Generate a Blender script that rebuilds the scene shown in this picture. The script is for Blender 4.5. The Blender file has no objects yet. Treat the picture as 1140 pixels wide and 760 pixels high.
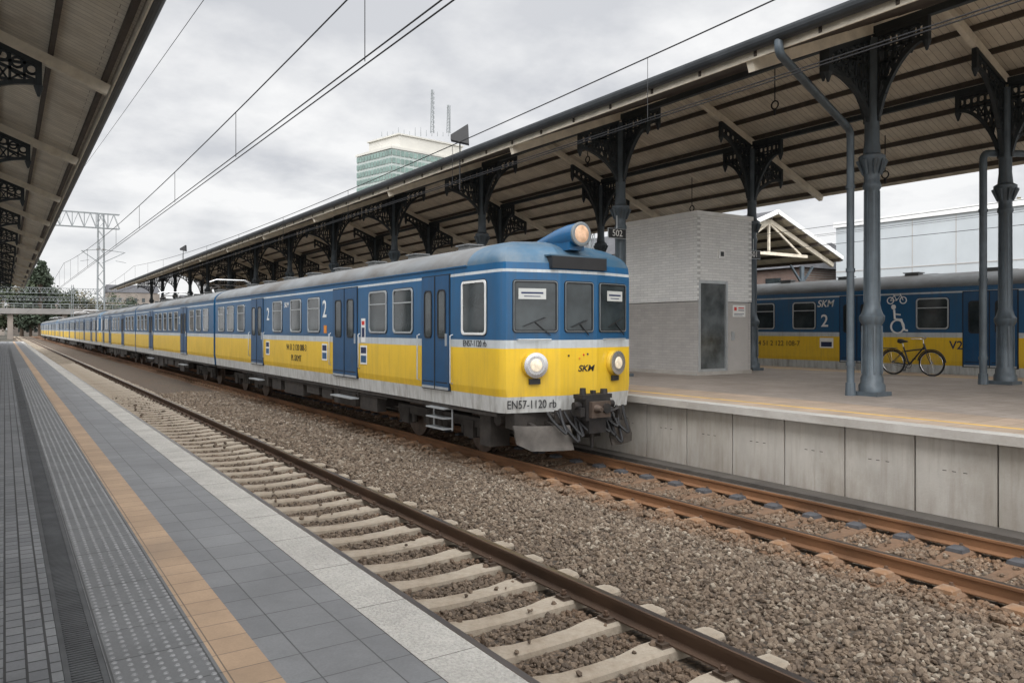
import bpy, math, random
import numpy as np
from mathutils import Vector, Matrix, Euler
random.seed(7); np.random.seed(7)
R=math.radians
scene=bpy.context.scene
COL=scene.collection
scene.view_settings.view_transform='Standard'
scene.view_settings.look='None'
scene.view_settings.exposure=0

# ------------------------------------------------------------------ camera
F=850.0; TH=math.atan(565.0/F); S=math.sin(TH); C=math.cos(TH); CZ=2.31
cd=bpy.data.cameras.new("camera"); cam=bpy.data.objects.new("camera",cd); COL.objects.link(cam)
cam.location=(0,0,CZ); cam.rotation_euler=(R(90),0,-TH)
cd.sensor_width=36; cd.lens=F/1140*36; cd.shift_y=-14/1140.0; cd.clip_end=4000; cd.clip_start=.05
scene.camera=cam
def W(px,z):
    x=(px-570)*z/F
    return (x*C+z*S, -x*S+z*C)
def ZH(py,z): return CZ+(366-py)*z/F

# ------------------------------------------------------------------ materials
def base(name):
    m=bpy.data.materials.new(name); m.use_nodes=True
    nt=m.node_tree; b=nt.nodes['Principled BSDF']
    return m,nt,b
def coords(nt,scale=(1,1,1),rot=(0,0,0),swz=None):
    tc=nt.nodes.new('ShaderNodeTexCoord'); out=tc.outputs['Object']
    if swz:
        sp=nt.nodes.new('ShaderNodeSeparateXYZ'); cb=nt.nodes.new('ShaderNodeCombineXYZ')
        nt.links.new(out,sp.inputs[0])
        for i,a in enumerate(swz): nt.links.new(sp.outputs['XYZ'.index(a)],cb.inputs[i])
        out=cb.outputs[0]
    mp=nt.nodes.new('ShaderNodeMapping'); mp.inputs['Scale'].default_value=scale; mp.inputs['Rotation'].default_value=rot
    nt.links.new(out,mp.inputs['Vector']); return mp.outputs[0]
def noise(nt,vec,scale,detail=5,rough=.6):
    n=nt.nodes.new('ShaderNodeTexNoise'); n.inputs['Scale'].default_value=scale
    n.inputs['Detail'].default_value=detail; n.inputs['Roughness'].default_value=rough
    nt.links.new(vec,n.inputs['Vector']); return n.outputs['Fac']
def mrange(nt,v,a,b,c,d):
    n=nt.nodes.new('ShaderNodeMapRange'); nt.links.new(v,n.inputs[0])
    for i,x in zip((1,2,3,4),(a,b,c,d)): n.inputs[i].default_value=x
    return n.outputs[0]
def mixc(nt,f,a,b,mode='MIX'):
    n=nt.nodes.new('ShaderNodeMix'); n.data_type='RGBA'; n.blend_type=mode
    for s,x in ((n.inputs[0],f),(n.inputs[6],a),(n.inputs[7],b)):
        if isinstance(x,(int,float)): s.default_value=x
        elif isinstance(x,tuple): s.default_value=(x+(1,))[:4]
        else: nt.links.new(x,s)
    return n.outputs[2]
def bump(nt,b,h,strength,dist=.01):
    n=nt.nodes.new('ShaderNodeBump'); n.inputs['Strength'].default_value=strength; n.inputs['Distance'].default_value=dist
    nt.links.new(h,n.inputs['Height']); nt.links.new(n.outputs[0],b.inputs['Normal'])
def pmat(name,col,rough=.6,metal=0,var=.15,scale=4,stretch=(1,1,1),bmp=0,bscale=40,bdist=.01,col2=None,c2=(.5,.7),dirt=None,spec=None,speck=None,emit=None,streak=None):
    m,nt,b=base(name)
    b.inputs['Roughness'].default_value=rough; b.inputs['Metallic'].default_value=metal
    if spec is not None: b.inputs['Specular IOR Level'].default_value=spec
    v=coords(nt,stretch); f=noise(nt,v,scale)
    lo=tuple(c*(1-var) for c in col); hi=tuple(min(1,c*(1+var)) for c in col)
    c=mixc(nt,mrange(nt,f,.3,.7,0,1),lo,hi)
    if col2:
        f2=noise(nt,v,scale*.37+.3,6,.7); c=mixc(nt,mrange(nt,f2,c2[0],c2[1],0,1),c,col2)
    if streak:
        f5=noise(nt,coords(nt,(7,7,.5)),1.6,5,.6); c=mixc(nt,mrange(nt,f5,.5,.75,0,streak[1]),c,streak[0])
    if speck:
        f4=noise(nt,coords(nt),speck[0],2,.5); c=mixc(nt,mrange(nt,f4,.42,.6,0,speck[1]),c,tuple(x*.35 for x in col))
    if dirt: # (z0,z1,colour,amount)
        tc=nt.nodes.new('ShaderNodeTexCoord'); sp=nt.nodes.new('ShaderNodeSeparateXYZ'); nt.links.new(tc.outputs['Object'],sp.inputs[0])
        g=mrange(nt,sp.outputs[2],dirt[0],dirt[1],dirt[3],0)
        fn=noise(nt,coords(nt,(3,3,.7)),2.2,6,.65); mu=nt.nodes.new('ShaderNodeMath'); mu.operation='MULTIPLY'
        nt.links.new(g,mu.inputs[0]); nt.links.new(mrange(nt,fn,.25,.7,.15,1.3),mu.inputs[1]); mu.use_clamp=True
        c=mixc(nt,mu.outputs[0],c,dirt[2])
        nt.links.new(mrange(nt,mu.outputs[0],0,1,rough,.85),b.inputs['Roughness'])
    nt.links.new(c,b.inputs['Base Color'])
    if emit: b.inputs['Emission Color'].default_value=emit[0]+(1,); b.inputs['Emission Strength'].default_value=emit[1]
    if bmp: bump(nt,b,noise(nt,coords(nt),bscale,4),bmp,bdist)
    return m
def brickmat(name,c1,c2,mortar,bw,rh,ms=.004,off=.5,swz=None,rot=(0,0,0),bmp=.5,rough=.75,var=.2,nscale=3,bias=0,stain=None):
    m,nt,b=base(name); b.inputs['Roughness'].default_value=rough
    v=coords(nt,(1,1,1),rot,swz)
    t=nt.nodes.new('ShaderNodeTexBrick'); nt.links.new(v,t.inputs['Vector'])
    t.offset=off; t.inputs['Color1'].default_value=c1+(1,); t.inputs['Color2'].default_value=c2+(1,); t.inputs['Mortar'].default_value=mortar+(1,)
    t.inputs['Scale'].default_value=1; t.inputs['Mortar Size'].default_value=ms; t.inputs['Mortar Smooth'].default_value=.2
    t.inputs['Brick Width'].default_value=bw; t.inputs['Row Height'].default_value=rh; t.inputs['Bias'].default_value=bias
    f=noise(nt,v,nscale,7,.65)
    k=mrange(nt,f,.25,.75,1-var,1+var)
    cb=nt.nodes.new('ShaderNodeCombineXYZ')
    for i in range(3): nt.links.new(k,cb.inputs[i])
    c=mixc(nt,1.0,t.outputs['Color'],cb.outputs[0],'MULTIPLY')
    if stain:
        c=mixc(nt,mrange(nt,noise(nt,v,.9,8,.7),.52,.75,0,.7),c,stain)
    f3=noise(nt,v,90,3); c=mixc(nt,mrange(nt,f3,.35,.65,0,.22),c,tuple(x*.45 for x in c1))
    nt.links.new(c,b.inputs['Base Color'])
    inv=mrange(nt,t.outputs['Fac'],0,1,1,0)
    if bmp: bump(nt,b,inv,bmp,.006)
    return m
M={}
GR=(.06,.055,.05)
M['blue']=pmat('train_blue_paint',(.006,.080,.190),.30,0,.16,1.2,(1,1,.6),dirt=(1.0,2.6,(.07,.08,.09),.30),streak=(GR,.35))
M['bluedoor']=pmat('train_door_blue',(.005,.058,.145),.33,0,.15,2,streak=(GR,.3))
M['domeblue']=pmat('train_dome_blue',(.022,.085,.15),.45,0,.2,2,col2=(.12,.14,.15),c2=(.38,.75))
M['yellow']=pmat('train_yellow_paint',(.74,.475,.022),.32,0,.07,1.1,dirt=(.95,1.9,(.22,.15,.06),.34),streak=((.34,.22,.06),.36))
M['stripe']=pmat('train_grey_stripe',(.46,.49,.50),.45,0,.1,3,streak=((.2,.18,.15),.4))
M['skirt']=pmat('train_skirt_grey',(.48,.48,.46),.5,0,.13,3,col2=(.22,.19,.16),c2=(.52,.8),stretch=(3,3,1),streak=((.12,.09,.06),.55))
M['roof']=pmat('train_roof',(.165,.175,.18),.7,0,.25,1.0,(1,.6,1),col2=(.095,.088,.08),c2=(.40,.66))
M['under']=pmat('underframe_black',(.032,.027,.023),.8,0,.45,5,bmp=.3,col2=(.06,.045,.033),c2=(.5,.8))
M['coupler']=pmat('coupler_black',(.020,.018,.017),.6,.2,.4,8,bmp=.3,col2=(.05,.035,.025),c2=(.5,.8))
M['steel']=pmat('wheel_steel',(.09,.065,.05),.6,.4,.4,6)
M['chrome']=pmat('bright_metal',(.62,.62,.62),.25,.9,.1,5)
M['alu']=pmat('aluminium_frame',(.46,.48,.49),.4,.5,.12,6)
M['seal']=pmat('windscreen_seal',(.16,.18,.19),.5,.1,.12,6)
M['rubber']=pmat('black_rubber',(.012,.012,.013),.6,0,.2,9)
def glassm(name,col,rough=.06):
    m,nt,b=base(name); b.inputs['Roughness'].default_value=rough; b.inputs['IOR'].default_value=1.5
    v=coords(nt,(1,1,1)); f=noise(nt,v,1.7,3)
    nt.links.new(mixc(nt,mrange(nt,f,.35,.65,0,1),col,tuple(c*2.6 for c in col)),b.inputs['Base Color'])
    bump(nt,b,noise(nt,v,1.3,1),.06,.02)
    return m
M['glass']=glassm('window_glass',(.016,.020,.021))
M['doorglass']=glassm('entrance_glass',(.05,.055,.056),.12)
M['lens']=pmat('lamp_lens',(.80,.70,.54),.12,0,.25,18,emit=((1,.75,.45),.08))
M['lenswarm']=pmat('lamp_lens_warm',(.62,.40,.26),.15,0,.3,9)
M['black']=pmat('black_paint',(.015,.015,.016),.5,0,.2,5)
M['navy']=pmat('lettering_navy',(.01,.02,.07),.5,0,.1,5)
M['white']=pmat('white_paint',(.72,.72,.70),.5,0,.06,5)
M['card']=pmat('card_paper',(.48,.49,.47),.7,0,.06,5)
M['red']=pmat('red_paint',(.55,.03,.02),.5,0,.1,5)
M['orangep']=pmat('orange_paint',(.7,.25,.03),.5,0,.1,5)
M['plough']=pmat('plough_steel',(.085,.075,.065),.65,.3,.4,3,bmp=.2,col2=(.045,.033,.024))
M['iron']=pmat('cast_iron_paint',(.078,.100,.118),.42,.1,.25,3,bmp=.15,bscale=25,streak=((.05,.045,.04),.45))
M['irondark']=pmat('cast_iron_dark',(.026,.033,.038),.5,.1,.25,3)
M['purlin']=pmat('dark_timber',(.070,.055,.043),.7,0,.3,4)
M['cream']=pmat('cream_timber',(.72,.65,.53),.7,0,.15,2,(2,2,2),col2=(.48,.40,.30),c2=(.55,.85))
M['boards']=brickmat('canopy_boards',(.76,.69,.57),(.66,.59,.48),(.27,.21,.15),6.0,.16,.006,.5,rot=(0,0,0),bmp=.4,rough=.75,var=.2,nscale=1.5,stain=(.44,.36,.26))
M['roofskin']=pmat('roof_felt',(.06,.06,.065),.85,0,.3,2)
M['gutter']=pmat('gutter_zinc',(.05,.055,.06),.45,.4,.3,2)
M['rust']=pmat('rail_rust',(.10,.060,.038),.75,.2,.35,3,(1,.3,1),bmp=.3,bscale=60)
M['rustorange']=pmat('rail_rust_orange',(.19,.092,.042),.8,.1,.4,3,(1,.3,1),bmp=.3,bscale=60)
M['railtop']=pmat('rail_head',(.15,.13,.12),.28,.85,.25,2,(4,.2,1))
M['sleeper']=pmat('concrete_sleeper',(.36,.31,.245),.85,0,.22,3,bmp=.6,bscale=30,col2=(.19,.145,.10),c2=(.44,.70))
M['sleeperrust']=pmat('rusty_sleeper',(.20,.115,.065),.85,0,.3,3,bmp=.5,bscale=30,col2=(.11,.073,.048),c2=(.40,.66))
M['chair']=pmat('rail_chair',(.10,.07,.05),.7,.3,.4,12)
M['chairpale']=pmat('rail_pad_block',(.26,.19,.135),.8,0,.3,12,col2=(.22,.12,.06),c2=(.4,.6))
M['chairgrey']=pmat('rail_pad_inner',(.075,.075,.08),.7,.1,.3,12)
M['conc']=pmat('concrete',(.38,.36,.33),.85,0,.18,1.2,bmp=.4,bscale=35,col2=(.25,.225,.19),c2=(.45,.75))
M['wallc']=pmat('wall_panel_concrete',(.43,.405,.365),.85,0,.16,1.5,(1,1,.5),bmp=.4,bscale=25,col2=(.29,.26,.215),c2=(.48,.75),dirt=(-.3,.4,(.16,.12,.085),.5),streak=((.2,.165,.13),.4))
M['edge']=pmat('platform_edge_granite',(.50,.48,.44),.8,0,.10,2.5,bmp=.9,bscale=55,bdist=.015,col2=(.39,.37,.34),c2=(.45,.7),speck=(60,.26))
M['ptile']=brickmat('platform_grey_tiles',(.160,.163,.168),(.198,.201,.205),(.05,.05,.05),.295,.30,.0035,0,bmp=.6,rough=.5,var=.25,nscale=1.2,stain=(.115,.115,.117))
M['porange']=brickmat('platform_orange_tiles',(.48,.33,.21),(.40,.275,.175),(.16,.12,.09),.21,.20,.0035,0,bmp=.6,rough=.6,var=.2,nscale=2,stain=(.27,.205,.15))
M['ptact']=brickmat('platform_tactile_tiles',(.15,.153,.156),(.17,.173,.176),(.06,.06,.06),.4,.4,.005,0,bmp=.5,rough=.6,var=.22,nscale=2)
M['dots']=pmat('tactile_dots',(.235,.237,.24),.45,0,.2,5)
M['pbrick']=brickmat('platform_small_pavers',(.155,.16,.168),(.215,.22,.225),(.035,.035,.035),.12,.085,.006,.5,rot=(0,0,R(90)),bmp=1.0,rough=.65,var=.3,nscale=1.2)
M['drain']=pmat('drain_iron',(.085,.088,.092),.5,.3,.3,5)
M['draindark']=pmat('drain_dark',(.010,.010,.010),.9)
M['p2warm']=brickmat('platform_warm_pavers',(.46,.35,.26),(.38,.295,.22),(.18,.14,.10),.4,.4,.006,0,bmp=.4,rough=.75,var=.2,nscale=1,stain=(.28,.22,.17))
M['p2grey']=brickmat('platform_grey_pavers',(.37,.315,.27),(.31,.265,.225),(.14,.115,.095),.3,.3,.005,.5,bmp=.4,rough=.65,var=.22,nscale=.6,stain=(.21,.175,.145))
M['yline']=pmat('yellow_line',(.66,.42,.08),.7,0,.15,3,col2=(.36,.27,.14),c2=(.5,.75))
M['liftbrick']=brickmat('lift_glazed_brick',(.82,.82,.80),(.72,.72,.71),(.48,.48,.47),.30,.075,.005,.5,swz='YZX',bmp=.12,rough=.45,var=.08,nscale=2)
M['liftbrick2']=brickmat('lift_glazed_brick_end',(.80,.80,.78),(.70,.70,.69),(.48,.48,.47),.30,.075,.005,.5,swz='XZY',bmp=.12,rough=.45,var=.08,nscale=2)
M['lifttile']=brickmat('lift_grey_tile',(.44,.42,.40),(.38,.365,.35),(.28,.27,.26),.30,.075,.004,.5,swz='YZX',bmp=.1,rough=.5,var=.1,nscale=2)
M['liftpanel']=pmat('lift_grey_panel',(.40,.38,.36),.55,0,.06,2)
M['trim']=pmat('white_trim',(.74,.74,.72),.5,0,.08,3)
M['bwhite']=pmat('hall_cladding',(.46,.49,.505),.6,0,.06,.6)
M['redbrick']=brickmat('red_brick',(.17,.105,.08),(.14,.085,.07),(.2,.18,.16),.25,.08,.01,.5,swz='YZX',bmp=.3)
M['towerc']=pmat('tower_cream',(.50,.485,.44),.7,0,.08,.1)
M['towerw']=pmat('tower_pale_band',(.36,.40,.38),.6,0,.06,.1)
M['towerg']=pmat('tower_green_glass',(.165,.235,.21),.3,0,.3,.25)
M['bark']=pmat('bark',(.07,.05,.035),.9,0,.3,3)
M['leaf']=pmat('foliage',(.042,.055,.026),.8,0,.55,.7)
M['leafd']=pmat('foliage_dark',(.026,.038,.020),.8,0,.5,.7)
M['leafy']=pmat('foliage_autumn',(.085,.07,.03),.8,0,.5,.7)
M['tyre']=pmat('tyre',(.012,.012,.012),.8)
M['bikeframe']=pmat('bicycle_paint',(.014,.014,.016),.35)
M['galv']=pmat('galvanised_mast',(.22,.235,.24),.6,.3,.15,2)
M['wire']=pmat('wire_metal',(.03,.03,.032),.6,.5,.1,2)
M['farcity']=pmat('distant_wall',(.22,.19,.165),.9,0,.25,.2)
M['bridge']=pmat('bridge_concrete',(.20,.19,.18),.9,0,.2,.3)
M['tarmac']=pmat('dark_walkway',(.08,.07,.06),.9,0,.3,2,bmp=.5)
def gravel(name,cols,scale):
    m,nt,b=base(name); b.inputs['Roughness'].default_value=.9
    v=coords(nt); t=nt.nodes.new('ShaderNodeTexVoronoi'); t.inputs['Scale'].default_value=scale; nt.links.new(v,t.inputs['Vector'])
    sp=nt.nodes.new('ShaderNodeSeparateColor'); nt.links.new(t.outputs['Color'],sp.inputs[0])
    c=mixc(nt,sp.outputs[0],cols[0],cols[1]); c=mixc(nt,mrange(nt,noise(nt,v,.5,6,.7),.4,.65,0,.7),c,cols[2])
    c=mixc(nt,mrange(nt,t.outputs['Distance'],.25,.7,0,.8),c,(.02,.017,.014))
    nt.links.new(c,b.inputs['Base Color']); bump(nt,b,mrange(nt,t.outputs['Distance'],0,.6,1,0),1,.03)
    return m
M['ballast']=gravel('ballast_bed',((.21,.155,.108),(.12,.09,.065),(.165,.105,.062)),19)
M['ground']=gravel('ground_soil',((.10,.085,.065),(.07,.06,.045),(.06,.065,.035)),3)
m,nt,b=base('ballast_stone'); b.inputs['Roughness'].default_value=.88
at=nt.nodes.new('ShaderNodeAttribute'); at.attribute_name='tint'
cr=nt.nodes.new('ShaderNodeValToRGB'); nt.links.new(at.outputs['Fac'],cr.inputs[0])
els=cr.color_ramp.elements; els[0].color=(.060,.044,.032,1); els[1].color=(.46,.40,.32,1)
for p,c in ((.2,(.115,.084,.060)),(.42,(.18,.132,.092)),(.62,(.22,.168,.120)),(.8,(.28,.235,.18))):
    e=els.new(p); e.color=c+(1,)
a2=nt.nodes.new('ShaderNodeAttribute'); a2.attribute_name='rusty'
cc=mixc(nt,a2.outputs['Fac'],cr.outputs[0],(.23,.120,.056))
big=noise(nt,coords(nt),.7,5,.6); cc=mixc(nt,mrange(nt,big,.42,.68,0,.45),cc,(.115,.082,.056))
cc=mixc(nt,mrange(nt,noise(nt,coords(nt),45,4),.3,.7,0,.4),cc,(.095,.072,.052))
nt.links.new(cc,b.inputs['Base Color']); bump(nt,b,noise(nt,coords(nt),120,3),.4,.004); M['stone']=m

# ------------------------------------------------------------------ mesh builder
class MB:
    def __init__(s,mats): s.v=[];s.f=[];s.m=[];s.s=[];s.mats=mats if isinstance(mats,list) else [mats]
    def add(s,vs,fs,m=0,sm=False):
        o=len(s.v); s.v.extend([tuple(p) for p in vs])
        for f in fs: s.f.append(tuple(i+o for i in f)); s.m.append(m); s.s.append(sm)
    def box(s,x0,x1,y0,y1,z0,z1,m=0):
        s.add([(x0,y0,z0),(x1,y0,z0),(x1,y1,z0),(x0,y1,z0),(x0,y0,z1),(x1,y0,z1),(x1,y1,z1),(x0,y1,z1)],
              [(0,3,2,1),(4,5,6,7),(0,1,5,4),(1,2,6,5),(2,3,7,6),(3,0,4,7)],m)
    def beam(s,p0,p1,w,h,m=0,up=(0,0,1)):
        p0=Vector(p0);p1=Vector(p1);d=(p1-p0).normalized();u=Vector(up)
        r=d.cross(u); 
        if r.length<1e-4: r=d.cross(Vector((0,1,0)))
        r.normalize(); u=r.cross(d)
        a=r*w/2; b_=u*h/2
        vs=[p0-a-b_,p0+a-b_,p0+a+b_,p0-a+b_,p1-a-b_,p1+a-b_,p1+a+b_,p1-a+b_]
        s.add(vs,[(0,1,2,3),(7,6,5,4),(0,4,5,1),(1,5,6,2),(2,6,7,3),(3,7,4,0)],m)
    def cyl(s,p0,p1,r0,r1=None,n=12,m=0,caps=True,mc=None):
        if r1 is None: r1=r0
        p0=Vector(p0);p1=Vector(p1);d=(p1-p0).normalized()
        a=d.cross(Vector((0,0,1)))
        if a.length<1e-3: a=d.cross(Vector((0,1,0)))
        a.normalize(); b_=d.cross(a)
        c0=[p0+(a*math.cos(2*math.pi*i/n)+b_*math.sin(2*math.pi*i/n))*r0 for i in range(n)]
        c1=[p1+(a*math.cos(2*math.pi*i/n)+b_*math.sin(2*math.pi*i/n))*r1 for i in range(n)]
        s.add(c0+c1,[(i,(i+1)%n,n+(i+1)%n,n+i) for i in range(n)],m,True)
        if caps:
            mc=m if mc is None else mc
            s.add(c0,[tuple(range(n))[::-1]],mc); s.add(c1,[tuple(range(n))],mc)
    def tube(s,path,r,n=8,m=0,closed=False):
        P=[Vector(p) for p in path]; k=len(P); vs=[]
        pa=None
        for i,p in enumerate(P):
            if closed: d=P[(i+1)%k]-P[i-1]
            else: d=P[min(i+1,k-1)]-P[max(i-1,0)]
            d.normalize()
            if pa is None:
                a=d.cross(Vector((0,0,1)))
                if a.length<1e-3: a=d.cross(Vector((0,1,0)))
            else: a=pa-d*pa.dot(d)
            a.normalize(); pa=a; b_=d.cross(a)
            rr=r[i] if isinstance(r,(list,tuple)) else r
            vs+= [p+(a*math.cos(2*math.pi*j/n)+b_*math.sin(2*math.pi*j/n))*rr for j in range(n)]
        fs=[]
        for i in range(k if closed else k-1):
            i2=(i+1)%k
            for j in range(n): fs.append((i*n+j,i*n+(j+1)%n,i2*n+(j+1)%n,i2*n+j))
        s.add(vs,fs,m,True)
        if not closed: s.add(vs[:n],[tuple(range(n))],m); s.add(vs[-n:],[tuple(range(n))],m)
    def ring(s,c,ax,Rr,r,n=20,k=6,m=0):
        ax=Vector(ax).normalized(); a=ax.cross(Vector((0,0,1)))
        if a.length<1e-3: a=Vector((1,0,0))
        a.normalize(); b_=ax.cross(a); c=Vector(c)
        s.tube([c+(a*math.cos(2*math.pi*i/n)+b_*math.sin(2*math.pi*i/n))*Rr for i in range(n)],r,k,m,True)
    def rev(s,prof,c=(0,0,0),n=16,m=0,ax='z'):
        vs=[]
        for r,z in prof:
            for j in range(n):
                t=2*math.pi*j/n; p=(r*math.cos(t),r*math.sin(t),z)
                if ax=='y': p=(p[0],p[2],p[1])
                if ax=='x': p=(p[2],p[0],p[1])
                vs.append((p[0]+c[0],p[1]+c[1],p[2]+c[2]))
        fs=[(i*n+j,i*n+(j+1)%n,(i+1)*n+(j+1)%n,(i+1)*n+j) for i in range(len(prof)-1) for j in range(n)]
        s.add(vs,fs,m,True)
        s.add(vs[:n],[tuple(range(n))],m); s.add(vs[-n:],[tuple(range(n))],m)
    def mesh(s,name,recalc=True,sharp=35):
        me=bpy.data.meshes.new(name); me.from_pydata(s.v,[],s.f)
        for mt in s.mats: me.materials.append(M[mt] if isinstance(mt,str) else mt)
        me.polygons.foreach_set('material_index',s.m); me.polygons.foreach_set('use_smooth',s.s)
        if recalc:
            import bmesh
            bm=bmesh.new(); bm.from_mesh(me); bmesh.ops.recalc_face_normals(bm,faces=bm.faces); bm.to_mesh(me); bm.free()
        if any(s.s): me.set_sharp_from_angle(angle=R(sharp))
        me.update(); return me
    def obj(s,name,parent=None,loc=(0,0,0),rz=0,**k):
        return put(s.mesh(name,**k),name,parent,loc,rz)
def put(me,name,parent=None,loc=(0,0,0),rz=0):
    o=bpy.data.objects.new(name,me); COL.objects.link(o); o.location=loc; o.rotation_euler=(0,0,rz)
    if parent: o.parent=parent
    return o
def empty(name,loc,label=None,cat=None,group=None,rz=0):
    o=bpy.data.objects.new(name,None); COL.objects.link(o); o.location=loc; o.empty_display_size=.3; o.rotation_euler=(0,0,rz)
    tag(o,label,cat,group); return o
def tag(o,label=None,cat=None,group=None,kind=None):
    if label:o['label']=label
    if cat:o['category']=cat
    if group:o['group']=group
    if kind:o['kind']=kind
    return o
def text(s,size,loc,rot,mat,parent,name='lettering',ext=.002,sx=1,align='CENTER',bold=0,shear=0):
    cu=bpy.data.curves.new('t','FONT'); cu.body=s; cu.size=size; cu.extrude=ext; cu.align_x=align; cu.align_y='CENTER'; cu.offset=bold; cu.shear=shear
    t=bpy.data.objects.new('t',cu); COL.objects.link(t)
    dg=bpy.context.evaluated_depsgraph_get(); me=bpy.data.meshes.new_from_object(t.evaluated_get(dg))
    bpy.data.objects.remove(t); bpy.data.curves.remove(cu)
    me.materials.clear(); me.materials.append(M[mat]); me.name=name
    o=bpy.data.objects.new(name,me); COL.objects.link(o); o.location=loc; o.rotation_euler=rot; o.scale=(sx,1,1)
    if parent:o.parent=parent
    return o
SIDE=(R(90),0,R(-90))

# ------------------------------------------------------------------ ground
g=MB('ground'); g.add([(-900,-300,-.34),(900,-300,-.34),(900,2500,-.34),(-900,2500,-.34)],[(0,1,2,3)])
tag(g.obj('ground'),'gravelly dark soil ground around the tracks','ground',kind='structure')
T1=3.64; T2=8.31; T3=24.2; EDGE=1.917
g=MB('ballast'); xs=[1.8,2.2,4.6,5.0,5.4,6.0,6.6,7.0,9.6,10.0,10.6]; zs=[-.26,-.242,-.242,-.215,-.195,-.165,-.195,-.215,-.215,-.25,-.25]
vs=[];ys=[-12,60,320]
for y in ys:
    for x,z in zip(xs,zs): vs.append((x,y,z))
n=len(xs); g.add(vs,[(j*n+i,j*n+i+1,(j+1)*n+i+1,(j+1)*n+i) for j in range(2) for i in range(n-1)])
tag(g.obj('ballast_bed',recalc=False),'brown grey gravel bed under the two tracks','ballast',kind='structure')
def zprof(x): return np.interp(x,xs,zs)
def stones(x0,x1,y0,y1,dens,rad):
    N=int((x1-x0)*(y1-y0)*dens)
    x=np.random.uniform(x0,x1,N); y=np.random.uniform(y0,y1,N); r=rad*np.random.uniform(.5,1.4,N)
    keep=np.ones(N,bool)
    for cx,half,pr in ((T1,1.24,.985),(T2,1.0,.92)):
        on=(abs(x-cx)<half)&(abs(((y+.30)%.62)-.30)<.135)
        keep&=~(on&(np.random.rand(N)<pr))
        for sg in (-1,1): keep&=~(abs(x-cx-sg*.75)<.09)
    return x[keep],y[keep],r[keep]
def build_stones():
    parts=[stones(2.7,10.15,1.6,13,760,.0235),stones(3.0,10.15,13,32,300,.035)]
    x=np.concatenate([p[0] for p in parts]);y=np.concatenate([p[1] for p in parts]);r=np.concatenate([p[2] for p in parts])
    N=len(x); ph=(1+5**.5)/2
    ico=np.array([(-1,ph,0),(1,ph,0),(-1,-ph,0),(1,-ph,0),(0,-1,ph),(0,1,ph),(0,-1,-ph),(0,1,-ph),(ph,0,-1),(ph,0,1),(-ph,0,-1),(-ph,0,1)])/1.9
    fc=np.array([(0,11,5),(0,5,1),(0,1,7),(0,7,10),(0,10,11),(1,5,9),(5,11,4),(11,10,2),(10,7,6),(7,1,8),(3,9,4),(3,4,2),(3,2,6),(3,6,8),(3,8,9),(4,9,5),(2,4,11),(6,2,10),(8,6,7),(9,8,1)])
    V=ico[None]*np.random.uniform(.72,1.3,(N,12,1)); V=V*np.random.uniform(.6,1.3,(N,1,3))*r[:,None,None]
    q=np.random.normal(size=(N,4)); q/=np.linalg.norm(q,axis=1)[:,None]; w,a,b_,c=q.T
    Rm=np.stack([1-2*(b_*b_+c*c),2*(a*b_-c*w),2*(a*c+b_*w),2*(a*b_+c*w),1-2*(a*a+c*c),2*(b_*c-a*w),2*(a*c-b_*w),2*(b_*c+a*w),1-2*(a*a+b_*b_)],1).reshape(N,3,3)
    V=np.einsum('nij,nkj->nki',Rm,V)
    z=zprof(x)+np.random.uniform(-.01,.022,N)
    for cx in (T1,T2):
        on=(abs(x-cx)<1.25)&(abs(((y+.30)%.62)-.30)<.12); z=np.where(on,np.maximum(z,-.163),z)
    V+=np.stack([x,y,z],1)[:,None,:]
    Fc=(fc[None]+(np.arange(N)*12)[:,None,None]).reshape(-1)
    me=bpy.data.meshes.new('ballast_stones'); me.vertices.add(N*12); me.vertices.foreach_set('co',V.reshape(-1))
    nf=N*20; me.loops.add(nf*3); me.loops.foreach_set('vertex_index',Fc); me.polygons.add(nf)
    me.polygons.foreach_set('loop_start',np.arange(nf)*3)
    me.polygons.foreach_set('use_smooth',np.zeros(nf,bool))
    t=np.random.beta(1.7,2.0,N); between=(np.abs(x-T1)<1.3); t=np.where(between,t*.6,t)
    ru=np.zeros(N)
    for rx,wd in ((T2-.75,.50),(T2+.75,.50)): ru=np.maximum(ru,np.clip(1.25-np.abs(x-rx)/wd,0,1))
    for rx in (T1+.75,T1-.75): ru=np.maximum(ru,.45*np.clip(1.2-np.abs(x-rx)/.35,0,1))
    ru*=np.random.uniform(.4,1,N); ru=np.where(np.abs(x-T2)<1.3,np.maximum(ru,np.random.uniform(0,.5,N)),ru)
    for nm,arr in (('tint',t),('rusty',ru)):
        at=me.attributes.new(nm,'FLOAT','POINT'); at.data.foreach_set('value',np.repeat(arr,12).astype(np.float32))
    me.update(calc_edges=True); me.materials.append(M['stone']); return put(me,'ballast_stones')
tag(build_stones(),'loose brown and grey crushed stones between the rails','gravel',kind='stuff')

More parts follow.
